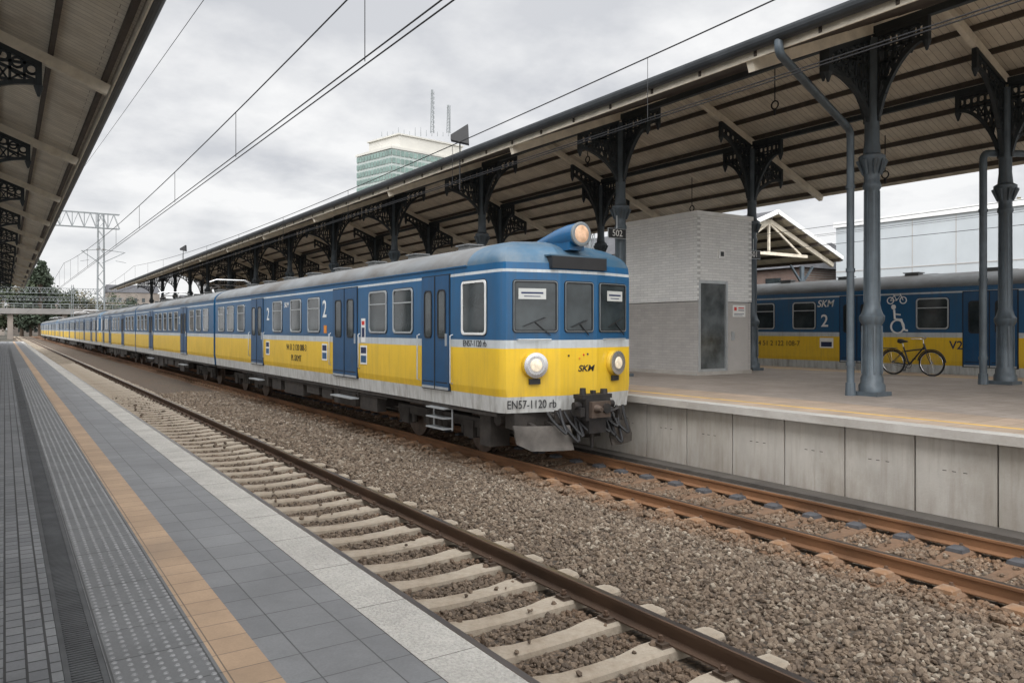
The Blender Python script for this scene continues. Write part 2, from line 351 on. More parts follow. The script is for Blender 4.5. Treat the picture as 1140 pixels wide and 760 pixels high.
# ------------------------------------------------------------------ tracks
def rail_mesh(y0,y1,mt='rust'):
    prof=[(-.07,-.16),(.07,-.16),(.07,-.148),(.012,-.125),(.012,-.045),(.036,-.033),(.036,-.006),(.028,0),(-.028,0),(-.036,-.006),(-.036,-.033),(-.012,-.045),(-.012,-.125),(-.07,-.148)]
    g=MB([mt,'railtop']); n=len(prof); vs=[(x,y0,z) for x,z in prof]+[(x,y1,z) for x,z in prof]
    for i in range(n):
        j=(i+1)%n; g.add([vs[i],vs[j],vs[n+j],vs[n+i]],[(0,1,2,3)],1 if i==7 else 0)
    g.add(vs[:n],[tuple(range(n))]); return g.mesh('rail')
def sleeper_mesh(mat,chair,inner,block=False):
    g=MB([mat,chair,'rust',inner]); 
    st=[(-1.25,.11,-.17),(-.95,.125,-.163),(-.5,.12,-.163),(-.28,.095,-.182),(0,.09,-.186),(.28,.095,-.182),(.5,.12,-.163),(.95,.125,-.163),(1.25,.11,-.17)]
    if block: st=[(x,w,z-(.045 if abs(x)>1.2 else 0)) for x,w,z in st]
    vs=[]
    for x,w,z in st: vs+=[(x,-w-.03,-.33),(x,-w,z-.02),(x,-w+.025,z),(x,w-.025,z),(x,w,z-.02),(x,w+.03,-.33)]
    fs=[]
    for i in range(len(st)-1):
        for j in range(5): fs.append((i*6+j,i*6+j+1,(i+1)*6+j+1,(i+1)*6+j))
    fs+=[tuple(range(6)),tuple(range((len(st)-1)*6,len(st)*6))]
    g.add(vs,fs,0)
    for sx in (-.75,.75):
        g.box(sx-.17,sx+.17,-.08,.08,-.162,-.1605,1)
        for d in (-1,1):
            mi=3 if d*sx<0 else 1
            a,b_=sorted((sx+d*.073,sx+d*.155)); g.box(a,b_,-.06,.06,-.161,-.135,mi)
            if block:
                c0=sx+d*.19; vs=[]
                for (hx,hy,z) in ((.085,.095,-.163),(.08,.085,-.125),(.045,.055,-.105)):
                    vs+=[(c0-hx,-hy,z),(c0+hx,-hy,z),(c0+hx,hy,z),(c0-hx,hy,z)]
                g.add(vs,[(i,(i+1)%4,4+(i+1)%4,4+i) for i in range(4)]+[(4+i,4+(i+1)%4,8+(i+1)%4,8+i) for i in range(4)]+[(8,9,10,11)],mi)
            g.cyl((sx+d*.11,0,-.137),(sx+d*.11,0,-.085),.022,.018,8,2)
            g.cyl((sx+d*.11,0,-.12),(sx+d*.11,0,-.11),.034,.034,6,2)
    return g.mesh('sleeper')
def track(cx,mat,chair,label,ylen=300,sl=True,rmat='rust',inner='chair',block=False):
    e=empty('railway_track',(cx,0,0),label,'railway track','railway tracks')
    rm=rail_mesh(-8,ylen,rmat)
    for d in (-.75,.75): put(rm,'rail',e,(d,0,0))
    if not sl: return e
    sm=sleeper_mesh(mat,chair,inner,block); k0=3
    for k in range(k0,k0+100): put(sm,'sleeper',e,(random.uniform(-.03,.03),k*.62,random.uniform(-.006,.004)),random.uniform(-.018,.018))
    g=MB([mat]); 
    for k in range(k0+100,480): g.box(-1.25,1.25,k*.62-.11,k*.62+.11,-.33,-.165)
    tag(g.obj('sleeper',e),kind='stuff'); return e
track(T1,'sleeper','chair','track with rusty rails on worn concrete sleepers')
track(T2,'sleeperrust','chairpale','track with rust stained orange sleepers under the train',rmat='rustorange',inner='chairgrey',block=True)
track(T3,'sleeper','chair','track behind the island platform',120,False)

# ------------------------------------------------------------------ near platform
def strips(g,edges,y0,y1,z):
    for x0,x1,m in edges: g.add([(x0,y0,z),(x1,y0,z),(x1,y1,z),(x0,y1,z)],[(0,1,2,3)],m)
def quad(g,a,b_,c,d,m): g.add([a,b_,c,d],[(0,1,2,3)],m)
mats=['pbrick','ptact','porange','ptile','edge','conc','draindark']
g=MB(mats); PZ=.76
strips(g,[(-14,.22,0),(.39,.82,1),(.82,1.03,2),(1.03,1.62,3),(1.62,EDGE,4)],-10,112,PZ)
g.add([(.22,-10,PZ-.05),(.39,-10,PZ-.05),(.39,112,PZ-.05),(.22,112,PZ-.05)],[(0,1,2,3)],6)
for x in (.22,.39): g.add([(x,-10,PZ-.05),(x,112,PZ-.05),(x,112,PZ),(x,-10,PZ)],[(0,1,2,3)],6)
quad(g,(EDGE,-10,PZ),(EDGE,112,PZ),(EDGE,112,PZ-.16),(EDGE,-10,PZ-.16),4)
quad(g,(EDGE,-10,PZ-.16),(EDGE,112,PZ-.16),(EDGE-.12,112,PZ-.16),(EDGE-.12,-10,PZ-.16),5)
quad(g,(EDGE-.12,-10,PZ-.16),(EDGE-.12,112,PZ-.16),(EDGE-.12,112,-.34),(EDGE-.12,-10,-.34),5)
quad(g,(-14,112,-.34),(EDGE-.12,112,-.34),(EDGE-.12,112,PZ),(-14,112,PZ),5)
P1=g.obj('railway_platform',recalc=False); tag(P1,'platform paved in grey tiles with orange and pale edge strips','platform',kind='structure')
g=MB('tarmac')
for k in range(-2,140): g.box(1.622,EDGE-.001,k*.8-.0015,k*.8+.0015,PZ+.0005,PZ+.0012)
g.box(1.618,1.622,-10,112,PZ+.0005,PZ+.0012)
g.obj('paving_joint',P1)
g=MB('dots')
for iy in range(0,560):
    y=1.0+iy*.062
    for ix in range(7):
        x=.425+ix*.06; r=.0145
        n=6
        vs=[(x+r*math.cos(i*math.pi/3),y+r*math.sin(i*math.pi/3),PZ) for i in range(n)]+[(x+r*.6*math.cos(i*math.pi/3),y+r*.6*math.sin(i*math.pi/3),PZ+.006) for i in range(n)]
        g.add(vs,[(i,(i+1)%n,n+(i+1)%n,n+i) for i in range(n)]+[tuple(range(n,2*n))],0,False)
tag(g.obj('tactile_stud',P1,recalc=False),kind='stuff')
g=MB('drain')
for k in range(0,900): g.box(.246,.364,1+k*.03,1+k*.03+.017,PZ-.012,PZ-.002)
g.box(.222,.246,-10,112,PZ-.03,PZ+.001); g.box(.364,.388,-10,112,PZ-.03,PZ+.001); g.box(.246,.364,28,112,PZ-.02,PZ-.006)
g.obj('drain_grate',P1,recalc=False)

# ------------------------------------------------------------------ island platform
P2Z=1.03; E2=10.0; E2B=22.15
g=MB(['p2warm','yline','p2grey','edge','conc','p2warm'])
Y0,Y1=-10,104
strips(g,[(E2,E2+.3,3),(E2+.3,E2+.78,0),(E2+.78,E2+.9,1),(E2+.9,E2+2.0,0),(E2+2.0,E2B-1.2,2),(E2B-1.2,E2B-1.08,1),(E2B-1.08,E2B,0)],Y0,Y1,P2Z)
quad(g,(E2,Y0,P2Z),(E2,Y1,P2Z),(E2,Y1,P2Z-.12),(E2,Y0,P2Z-.12),4)
quad(g,(E2,Y0,P2Z-.12),(E2,Y1,P2Z-.12),(E2+.4,Y1,P2Z-.12),(E2+.4,Y0,P2Z-.12),4)
quad(g,(E2B,Y0,P2Z),(E2B,Y1,P2Z),(E2B,Y1,-.34),(E2B,Y0,-.34),4)
quad(g,(E2,Y1,P2Z),(E2B,Y1,P2Z),(E2B,Y1,-.34),(E2,Y1,-.34),4)
P2=g.obj('island_platform',recalc=False); tag(P2,'island platform with worn beige paving and faded yellow line','platform',kind='structure')
g=MB(['wallc','draindark'])
for k in range(-9,100):
    y=k*1.035+.4; g.box(E2+.24,E2+.38,y+.012,y+1.023,-.34,P2Z-.122,0)
    for dx in (.36,.5,.62): g.box(E2+.236,E2+.24,y+dx,y+dx+.05,.46,.468,1)
g.box(E2+.39,E2+.45,-9,104,-.34,P2Z-.123,1)
g.obj('wall_panel',P2)
g=MB(['conc','tarmac'])
g.box(E2-.12,E2+.23,-9,104,-.30,-.14,1); 
tag(g.obj('cable_trough'),'low concrete cable trough along the platform wall','cable trough',kind='structure')

# ------------------------------------------------------------------ canopy
def bracket_mesh(arm,h,slope,sg):
    g=MB('irondark')
    top=lambda x: h+slope*x
    N=14; cur=[]
    for i in range(N+1):
        u=i/N; x=.13+(arm-.13)*u; z=(top(arm)-.38)*(1-(1-u)**1.9)**.75 if u>0 else 0
        z=max(0,min(z,top(x)-.12)); cur.append((x,z))
    P=lambda x,z:(sg*x,0,z)
    for (x0,z0),(x1,z1) in zip(cur,cur[1:]): g.beam(P(x0,z0),P(x1,z1),.08,.085,0,(0,1,0))
    g.beam(P(.1,top(.1)-.04),P(arm,top(arm)-.04),.11,.10,0,(0,1,0))
    g.beam(P(.1,top(.1)-.36),P(arm,top(arm)-.36),.05,.05,0,(0,1,0))
    g.beam(P(.12,-.1),P(.12,top(.12)),.08,.07,0,(0,1,0))
    g.beam(P(arm,top(arm)-.46),P(arm,top(arm)),.10,.11,0,(0,1,0))
    g.cyl(P(arm,top(arm)-.62),P(arm,top(arm)-.44),.02,.08,8)
    k=6
    for i in range(1,k+1):
        xm=.13+(arm-.13)*(i-.5)/k
        if i<k:
            x=.13+(arm-.13)*i/k; z=np.interp(x,[c[0] for c in cur],[c[1] for c in cur])
            g.beam(P(x,z),P(x,top(x)-.05),.045,.05,0,(0,1,0))
        g.ring(P(xm,top(xm)-.20),(0,1,0),.085,.026,12,5)
        zc=np.interp(xm,[c[0] for c in cur],[c[1] for c in cur])
        zt=top(xm)-.36
        if zt-zc>.16: g.beam(P(xm-.08,zc+.05),P(xm+.08,zt),.03,.035,0,(0,1,0)); g.beam(P(xm+.08,zc+.08),P(xm-.08,zt),.03,.035,0,(0,1,0))
    for fr in (.2,.42,.62):
        zz=top(0)*fr; xx=np.interp(zz,[c[1] for c in cur],[c[0] for c in cur])
        g.beam(P(.13,zz),P(xx,zz),.045,.05,0,(0,1,0))
        if xx>.34: g.ring(P(.13+(xx-.13)*.5,zz+.13),(0,1,0),.075,.024,12,5)
    return g.mesh('bracket',recalc=True)
def column_mesh(hh):
    g=MB('iron')
    g.box(-.25,.25,-.25,.25,0,.08); g.rev([(.24,.08),(.24,.2),(.205,.25),(.205,.34),(.180,.40),(.172,1.35),(.19,1.38),(.225,1.44),(.23,1.52),(.19,1.58),(.165,1.66),(.145,1.75),(.135,hh-1.55),(.165,hh-1.5),(.165,hh-1.44),(.14,hh-1.38),(.145,hh-1.2),(.21,hh-1.05),(.24,hh-.98),(.24,hh-.9),(.16,hh-.85),(.135,hh-.6),(.135,hh+1.35)],n=20)
    for i in range(8):
        a=i*math.pi/4; g.beam((.182*math.cos(a),.182*math.sin(a),.42),(.175*math.cos(a),.175*math.sin(a),1.34),.03,.03)
        g.cyl((.16*math.cos(a),.16*math.sin(a),hh-1.25),(.25*math.cos(a),.25*math.sin(a),hh-.98),.02,.05,6)
        g.beam((.141*math.cos(a),.141*math.sin(a),1.8),(.133*math.cos(a),.133*math.sin(a),hh-1.56),.025,.025)
    return g.mesh('column')
def canopy(cx,half,rows,eave,ridge,pz,y0,y1,frames,label):
    e=empty('platform_canopy',(cx,0,0),label,'station canopy','station canopies')
    sl=(ridge-eave)/half
    zr=lambda x: ridge-abs(x)*sl
    for sg in (-1,1):
        g=MB(['boards','roofskin'])
        quad(g,(0,y0,ridge),(sg*half,y0,eave),(sg*half,y1,eave),(0,y1,ridge),0)
        quad(g,(0,y0,ridge+.09),(sg*(half+.03),y0,eave+.08),(sg*(half+.03),y1,eave+.08),(0,y1,ridge+.09),1)
        for y in (y0,y1): quad(g,(0,y,ridge),(sg*half,y,eave),(sg*(half+.03),y,eave+.08),(0,y,ridge+.09),1)
        g.obj('roof_slope',e,recalc=False)
        n=7
        for i in range(n+1):
            g=MB('purlin'); x=sg*(half-.12)*(i+.25)/(n+.25); g.box(x-.04,x+.04,y0+.02,y1-.02,zr(x)-.12,zr(x)-.002)
            g.obj('purlin',e)
        g=MB(['cream','purlin'])
        x=sg*(half+.005); g.box(min(x,x+sg*.025),max(x,x+sg*.025),y0,y1,eave-.15,eave+.07,0)
        yy=y0
        while yy<y1: 
            xx=x+sg*.026; g.box(min(xx,xx+sg*.02),max(xx,xx+sg*.02),yy,yy+.05,eave-.12,eave+.02,1); yy+=1.2
        g.obj('fascia',e)
        g=MB('gutter'); xg=sg*(half+.13)
        pr=[(xg+.12*math.cos(t),eave+.06+.12*math.sin(t)) for t in np.linspace(-math.pi,0,9)]+[(xg+.12,eave+.10),(xg-.12,eave+.10)]
        n=len(pr)
        for i in range(n):
            j=(i+1)%n; g.add([(pr[i][0],y0,pr[i][1]),(pr[j][0],y0,pr[j][1]),(pr[j][0],y1,pr[j][1]),(pr[i][0],y1,pr[i][1])],[(0,1,2,3)],0,False)
        g.add([(p[0],y0,p[1]) for p in pr],[tuple(range(n))]); g.add([(p[0],y1,p[1]) for p in pr],[tuple(range(n))])
        g.obj('gutter',e,recalc=False)
    g=MB('cream')
    for sg in (-1,1): g.beam((sg*.02,0,ridge-.23),(sg*(half-.06),0,eave-.215),.13,.19)
    rm=g.mesh('rafter')
    cm=None
    bm={}; bh=1.6
    for rx in rows:
        bt=zr(rx)-.33
        if cm is None: cm=column_mesh(bt-1.45-pz)
        for sg in (-1,1):
            bm[(rx,sg)]=bracket_mesh(1.4,bh,-sl*math.copysign(1,rx)*sg,sg)
        bm['y',rx]=bracket_mesh(1.05,bh,0,1)
    for f in frames:
        put(rm,'rafter',e,(0,f,0))
        for rx in rows:
            bt=zr(rx)-.33
            c=put(cm,'column',e,(rx,f,pz))
            for sg in (-1,1): put(bm[(rx,sg)],'bracket',c,(0,0,bt-bh-pz))
            for rz in (90,-90): put(bm['y',rx],'bracket',c,(0,0,bt-bh-pz),R(rz))
    for rx in rows:
        g=MB('irondark'); z=zr(rx)-.34; g.box(rx-.06,rx+.06,y0+.5,y1-.5,z+.0,z+.13); g.obj('longitudinal_beam',e)
    return e,zr
frA=[8.4+7.2*k for k in range(-1,13)]
CA,zrA=canopy(16.6,6.3,(-2.7,2.7),6.9,9.35,P2Z,-5,99.5,frA,'long open canopy on ornate dark iron columns over the island platform')
frB=[15.8+7.2*k for k in range(-2,12)]
CB,zrB=canopy(-4.6,6.25,(3.7,-3.7),6.9,9.3,PZ,-9,100,frB,'canopy with cream boards and dark iron brackets over the near platform')
def elbow(pts,rad=.18,k=6):
    P=[Vector(p) for p in pts]; out=[P[0]]
    for i in range(1,len(P)-1):
        a=(P[i-1]-P[i]); b_=(P[i+1]-P[i]); ra=min(rad,a.length*.45,b_.length*.45)
        p0=P[i]+a.normalized()*ra; p1=P[i]+b_.normalized()*ra
        for j in range(k+1):
            t=j/k; out.append(p0*(1-t)**2+P[i]*2*t*(1-t)+p1*t*t)
    out.append(P[-1]); return out
def pipe(parent,pts,r=.06,name='drainpipe'):
    g=MB('iron'); pp=elbow(pts); g.tube(pp,r,12)
    p=pts[-1]
    for z in (1.6,3.4,5.0):
        g.cyl((p[0],p[1],z),(p[0],p[1],z+.07),r+.018,r+.018,10)
    g.cyl((p[0],p[1],P2Z),(p[0],p[1],P2Z+.25),r+.03,r+.02,10)
    g.obj(name,parent)
pipe(CA,[(-6.43,7.7,6.95),(-6.43,7.7,6.66),(-3.06,8.62,6.12),(-3.06,8.62,P2Z)],.07)
pipe(CA,[(6.4,7.9,6.9),(6.3,7.9,6.72),(2.22,8.66,6.36),(2.22,8.66,P2Z)],.08)
for (x,y) in ((-.9,12),(-.9,19.2),(-.9,26.4),(3.9,12),(3.9,19.2),(-.9,33.6)):
    g=MB('wire'); z=zrA(x)-.12; g.cyl((0,0,z),(0,0,z-1.0),.014,.014,6); g.ring((0,0,z-1.1),(1,0,0),.1,.02,14,5); g.cyl((0,0,z-1.19),(0,0,z-1.35),.04,.02,8)
    h=g.obj('hanging_hook',None,(16.6+x,y,0)); tag(h,'thin dark iron hook hanging from the canopy roof','hook','hanging hooks')
def psign(s,x,y,z):
    e=empty('number_sign',(x,y,z),'small dark plate with white number %s on canopy column'%s,'sign','platform number plates')
    g=MB(['black','alu']); g.box(-.30,.30,-.02,.02,0,.24,0); g.box(-.31,.31,-.012,.012,-.012,.252,1); g.cyl((0,.0,.25),(0,.0,.6),.012,.012,6,1); g.obj('plate',e)
    text(s,.24,(0,-.024,.12),(R(90),0,0),'white',e,'numeral')
psign('502',13.55,15.35,4.72); psign('501',19.0,15.3,4.45)

# ------------------------------------------------------------------ lift tower
lx0,lx1,ly0,ly1,lt=15.8,18.05,14.6,17.5,5.5
LT=empty('lift_tower',(lx0,ly0,P2Z),'small lift building clad in pale glazed brick on platform','lift building')
w=lx1-lx0; d=ly1-ly0; H=lt-P2Z; lo=2.05; dh=2.62
g=MB('liftbrick'); g.box(0,.12,0.0,d,lo,H-.06); g.obj('side_wall',LT)
g=MB('liftbrick'); g.box(w-.12,w,0.0,d,lo,H-.06); g.obj('side_wall',LT)
g=MB('liftbrick2'); g.box(.12,w-.12,.004,.12,dh,H-.06); g.box(1.24,w-.12,.004,.12,lo,dh); g.obj('end_wall',LT)
g=MB('liftbrick2'); g.box(.12,w-.12,d-.12,d-.004,lo,H-.06); g.obj('end_wall',LT)
g=MB('lifttile'); g.box(.02,.12,.02,d-.02,.1,lo-.02); g.obj('grey_panel',LT)
g=MB('lifttile'); g.box(w-.12,w-.02,.02,d-.02,.1,lo-.02); g.obj('grey_panel',LT)
g=MB('liftpanel'); g.box(1.24,w-.13,.02,.12,.1,lo-.02); g.obj('grey_panel',LT)
g=MB('trim'); g.box(-.04,w+.04,-.04,d+.04,H-.06,H+.05); g.obj('roof_trim',LT)
g=MB('conc'); g.box(-.01,w+.01,-.01,d+.01,0,.1); g.obj('plinth',LT)
g=MB(['alu','doorglass','draindark']); 
for a,wd in ((.06,.07),(1.165,.07)): g.box(a,a+wd,-.005,.10,.1,dh,0)
g.box(.13,1.165,.01,.10,dh-.08,dh,0); g.box(.13,1.165,.05,.07,.1,dh-.08,1); g.box(.13,1.165,.03,.09,.1,.17,0)
g.obj('glass_door',LT)
g=MB(['trim','black']); g.box(.82,1.07,-.05,.003,3.25,3.5,0); g.box(.88,1.01,-.055,-.05,3.31,3.44,1); g.obj('vent_box',LT)
g=MB(['white','red','navy']); g.box(1.45,1.98,0,.018,1.62,1.96,0)
g.box(1.50,1.60,-.004,0,1.80,1.90,1); g.box(1.68,1.92,-.004,0,1.86,1.89,1); g.box(1.68,1.92,-.004,0,1.80,1.82,2); g.box(1.50,1.92,-.004,0,1.70,1.715,2); g.box(1.50,1.85,-.004,0,1.66,1.672,2); g.obj('notice_plate',LT)
g=MB(['alu']); g.box(1.4,1.52,-.0,.018,.95,1.2,0); g.obj('call_button',LT)

# ------------------------------------------------------------------ train parts
def rr(w,h,r,n=5):
    pts=[]
    for cx,cz,a0 in ((w/2-r,h/2-r,0),(-w/2+r,h/2-r,90),(-w/2+r,-h/2+r,180),(w/2-r,-h/2+r,270)):
        for i in range(n+1):
            a=R(a0+90*i/n); pts.append((cx+r*math.cos(a),cz+r*math.sin(a)))
    return pts
def frame_into(g,cx,cz,w,h,r,fw,y_out,mf,mg,yg):
    o=rr(w,h,r); i_=rr(w-2*fw,h-2*fw,max(.01,r-fw*.6)); n=len(o)
    O=[(cx+x,y_out,cz+z) for x,z in o]; I=[(cx+x,y_out,cz+z) for x,z in i_]; OB=[(cx+x,.01,cz+z) for x,z in o]; IB=[(cx+x,yg,cz+z) for x,z in i_]
    g.add(O+I+OB+IB,[(k,(k+1)%n,n+(k+1)%n,n+k) for k in range(n)]+[(2*n+k,2*n+(k+1)%n,(k+1)%n,k) for k in range(n)]+[(n+k,n+(k+1)%n,3*n+(k+1)%n,3*n+k) for k in range(n)],mf)
    g.add(IB,[tuple(range(n))],mg)
_wc={}
def window_mesh(w,h,frame='alu',split=True,fw=.035,r=.10):
    k=(w,h,frame,split)
    if k in _wc: return _wc[k]
    g=MB([frame,'glass','rubber']); 
    frame_into(g,0,0,w+.03,h+.03,r+.01,.02,-.008,2,1,-.002)
    frame_into(g,0,0,w,h,r,fw,-.024,0,1,-.006)
    if frame=='seal': frame_into(g,0,0,w-2*fw+.004,h-2*fw+.004,r,.022,-.018,2,1,-.0065)
    if split:
        g.box(-w/2+fw,w/2-fw,-.022,-.007,h*.17,h*.17+.025,0)
    _wc[k]=g.mesh('window',recalc=False); return _wc[k]
def door_mesh(w,h,double=True):
    k=('d',w,h,double)
    if k in _wc: return _wc[k]
    g=MB(['bluedoor','glass','rubber','alu'])
    g.box(-w/2-.025,w/2+.025,-.006,.02,-h/2-.02,h/2+.02,2)
    n=2 if double else 1
    for i in range(n):
        lw=w/n; cx=-w/2+lw*(i+.5)
        g.box(cx-lw/2+.008,cx+lw/2-.008,-.020,-.005,-h/2,h/2,0)
        ww=min(.42,lw*.58)
        gg=MB([]); frame_into(gg,cx,h/2-.72,ww,.92,.09,.03,-.034,2,1,-.024)
        g.add(gg.v,gg.f,0); g.m[-len(gg.m):]=gg.m
        g.box(cx-lw/2+.06,cx+lw/2-.06,-.024,-.02,-h/2+.12,-h/2+.14,2)
    if double: g.box(-.012,.012,-.03,-.02,-h/2,h/2,2)
    g.box(w/2-.10,w/2-.07,-.05,-.02,-.25,-.02,3)
    g.box(-w/2+.02,w/2-.02,-.024,-.021,-h/2,-h/2+.05,3)
    _wc[k]=g.mesh('door',recalc=False); return _wc[k]
def roofprof():
    P=[(1.40,.9),(1.42,1.17),(1.44,1.3),(1.44,1.98),(1.44,2.12),(1.438,3.265),(1.435,3.315),(1.43,3.43)]
    for t in np.linspace(0,90,14)[1:]:
        t=R(t); P.append((1.43*math.cos(t)**.85,3.43+.50*math.sin(t)**1.0))
    P[-1]=(0,3.93); return P
RP=roofprof(); BAND=[0,1,1,2,3,2,3]+[4]*(len(RP)-8)
def carriage(train,y0,L,cab,feats,side=-1,rev=False,near=True,pant=False):
    mats=['skirt','yellow','stripe','blue','roof','domeblue','under']
    g=MB(mats); ys=1.4 if cab else 0
    n=len(RP)
    yy=[ys]+[y for y in np.arange(ys+3,L-1,3)]+[L]
    for sg in (-1,1):
        vs=[(sg*w_,y,z) for y in yy for w_,z in RP]
        for i in range(7):
            g.add([vs[j*n+i+k] for j in range(len(yy)) for k in (0,1)],[(2*j,2*j+1,2*j+3,2*j+2) for j in range(len(yy)-1)],BAND[i],False)
        g.add([(sg*w_,y,z) for y in yy for w_,z in RP[7:]],[(j*(n-7)+i,j*(n-7)+i+1,(j+1)*(n-7)+i+1,(j+1)*(n-7)+i) for j in range(len(yy)-1) for i in range(n-8)],4,True)
    def cap(y): g.add([(-w_,y,z) for w_,z in RP]+[(w_,y,z) for w_,z in RP[::-1][1:]],[tuple(range(2*n-1))],3)
    cap(L)
    if not cab: cap(0)
    g.box(-1.38,1.38,.02 if not cab else .5,L-.02,.82,.9,6)
    for sg in (-1,1):
        x=sg*1.44; g.box(min(x,x+sg*.02),max(x,x+sg*.02),ys,L,3.425,3.445,3)
    if cab:
        pc=[(-1,1.4),(-1,.47),(-.995,.38),(-.98,.29),(-.95,.225),(-.28,0),(.28,0),(.95,.225),(.98,.29),(.995,.38),(1,.47),(1,1.4)]
        pieces=[(0,4),(4,5),(5,6),(6,7),(7,11)]
        def sb(z): return np.interp(z,[.9,1.0,3.31,3.43,3.6,3.75,3.86,3.93],[.03,0,0,.02,.12,.33,.66,1.2])
        for a,b_ in pieces:
            cols=range(a,b_+1)
            def P_(c,i):
                w_,z=RP[i]; x,y=pc[c]; yv=1.4 if y>=1.4 else min(1.4,y+sb(z)); return (x*w_,yv,z)
            for i in range(7):
                g.add([P_(c,ii) for c in cols for ii in (i,i+1)],[(2*k,2*k+1,2*k+3,2*k+2) for k in range(len(cols)-1)],BAND[i],len(cols)>2)
            nn=n-7
            g.add([P_(c,ii) for c in cols for ii in range(7,n)],[(k*nn+j,k*nn+j+1,(k+1)*nn+j+1,(k+1)*nn+j) for k in range(len(cols)-1) for j in range(nn-1)],5,True)
        g.add([(x*1.40,y if y>=1.4 else y+.03,.9) for x,y in pc],[tuple(range(len(pc)))],6)
    loc=(0,y0+(L if rev else 0),0)
    car=g.obj('carriage',train,loc,math.pi if rev else 0,recalc=False,sharp=40)
    sd=-side if rev else side
    rz=R(-90) if sd<0 else R(90)
    X=sd*1.441
    for f in feats:
        k,a,b_=f[0],f[1],f[2]; mid=(a+b_)/2; wd=b_-a
        if k=='w': put(window_mesh(round(wd,2),.92),'window',car,(X,mid,2.68),rz)
        elif k=='wc': put(window_mesh(round(wd,2),.95,'white',False,.04,.08),'cab_side_window',car,(X,mid,2.68),rz)
        elif k=='D':
            put(door_mesh(round(wd,2),2.12),'door',car,(X,mid,2.22),rz)
            if near:
                g=MB(['alu','under']); xx=sd*1.36
                g.box(min(xx,xx+sd*.2),max(xx,xx+sd*.2),a+.1,b_-.1,.66,.69,0); g.box(xx-.02,xx+.02,a+.12,a+.15,.66,.9,1); g.box(xx-.02,xx+.02,b_-.15,b_-.12,.66,.9,1); g.obj('step',car)
        elif k=='d':
            put(door_mesh(round(wd,2),2.14,True),'door',car,(X,mid,2.24),rz)
            if near:
                g=MB(['alu','under']); xx=sd*1.30
                for z in (.42,.62,.80): g.box(min(xx,xx+sd*.2),max(xx,xx+sd*.2),a+.15,b_-.25,z,z+.025,0)
                for y in (a+.12,b_-.25): g.box(xx-.02,xx,y,y+.03,.40,.9,0)
                g.obj('step',car)
    for bc in ([3.25,L-3.25]):
        g=MB('under')
        for sg in (-1,1):
            x=sg*1.02
            g.box(x-.06,x+.06,bc-1.75,bc+1.75,.50,.68); g.box(x-.07,x+.07,bc-.5,bc+.5,.38,.60)
            for dy in (-1.35,1.35):
                g.box(x-.09,x+.09,bc+dy-.17,bc+dy+.17,.30,.62)
                for q in (-.3,.3): g.cyl((x,bc+dy+q,.34),(x,bc+dy+q,.56),.07,.07,8)
            for q in (-.25,0,.25): g.cyl((x+sg*.05,bc+q,.36),(x+sg*.05,bc+q,.66),.08,.08,8)
        g.box(-1.0,1.0,bc-.3,bc+.3,.45,.82); g.obj('bogie',car)
        for dy in (-1.35,1.35):
            k='ws'
            if k not in _wc:
                q=MB('steel')
                for sg in (-1,1):
                    q.rev([(.10,-.07),(.12,.02),(.38,.0),(.44,-.0),(.47,.0),(.46,.09),(.49,.10),(.49,.125),(.40,.12),(.12,.06),(.08,.05)] if sg<0 else [(.08,-.05),(.12,-.06),(.40,-.12),(.49,-.125),(.49,-.10),(.46,-.09),(.47,0),(.44,0),(.38,0),(.12,-.02),(.10,.07)],(sg*.79,0,0),24,0,'x')
                q.cyl((-.8,0,0),(.8,0,0),.08,.08,10); _wc[k]=q.mesh('wheelset')
            put(_wc[k],'wheelset',car,(0,bc+dy,.46))
    rnd=random.Random(int(y0*10)+3); y=5.6
    g=MB('under')
    while y<L-5.8:
        l=rnd.uniform(.7,1.9); zb=rnd.uniform(.30,.55)
        g.box(1.14,1.32,y,y+l,zb,.84); g.box(-1.32,-1.1,y,y+l,zb,.84)
        g.box(-1.1,1.1,y+.1,y+l-.1,zb+.1,.84); y+=l+rnd.uniform(.15,.5)
    g.tube([(-1.34,5,.78),(-1.34,L-5,.78)],.02,6); g.obj('underframe_equipment',car)
    if 'vent' not in _wc:
        g=MB(['roof']); g.box(-.14,.14,0,.42,-.14,.02); g.box(-.18,.18,-.04,.46,.02,.045); _wc['vent']=g.mesh('roof_vent')
    for y in np.arange(2.6,L-1,2.3):
        for sg in (-1,1): put(_wc['vent'],'roof_vent',car,(sg*.55,y,3.94))
    if pant:
        for pc_ in (4,L-4):
            g=MB(['under','chrome'])
            for sx in (-.5,.5):
                for q in (-.8,.8): g.cyl((sx,pc_+q,3.85),(sx,pc_+q,4.12),.05,.03,8)
                g.tube([(sx,pc_-.9,4.14),(sx,pc_+.9,4.14)],.03,6)
                g.tube([(sx,pc_-.8,4.16),(sx*.8,pc_+.7,4.30),(sx*.5,pc_-.6,4.42)],.022,6)
            g.tube([(-.5,pc_+.7,4.3),(.5,pc_+.7,4.3)],.02,6)
            for q in (-.72,-.5): g.tube([(-.85,pc_+q,4.36),(-.6,pc_+q,4.46),(.6,pc_+q,4.46),(.85,pc_+q,4.36)],.025,6,1)
            g.box(-.35,.35,pc_-.25,pc_+.35,3.9,4.1,0)
            g.obj('pantograph',car)
    g=MB('rubber'); g.box(-.55,.55,L,L+.26,1.1,3.3); g.obj('gangway',car)
    return car
CABF=[('wc',.72,1.56),('d',2.02,3.12),('w',3.54,4.48),('w',4.80,5.76),('D',6.46,8.02),('w',9.0,9.94),('w',10.5,11.45),('w',12.25,13.2),('D',14.25,15.65),('w',16.5,17.45),('w',18.0,18.95),('w',19.4,20.35)]
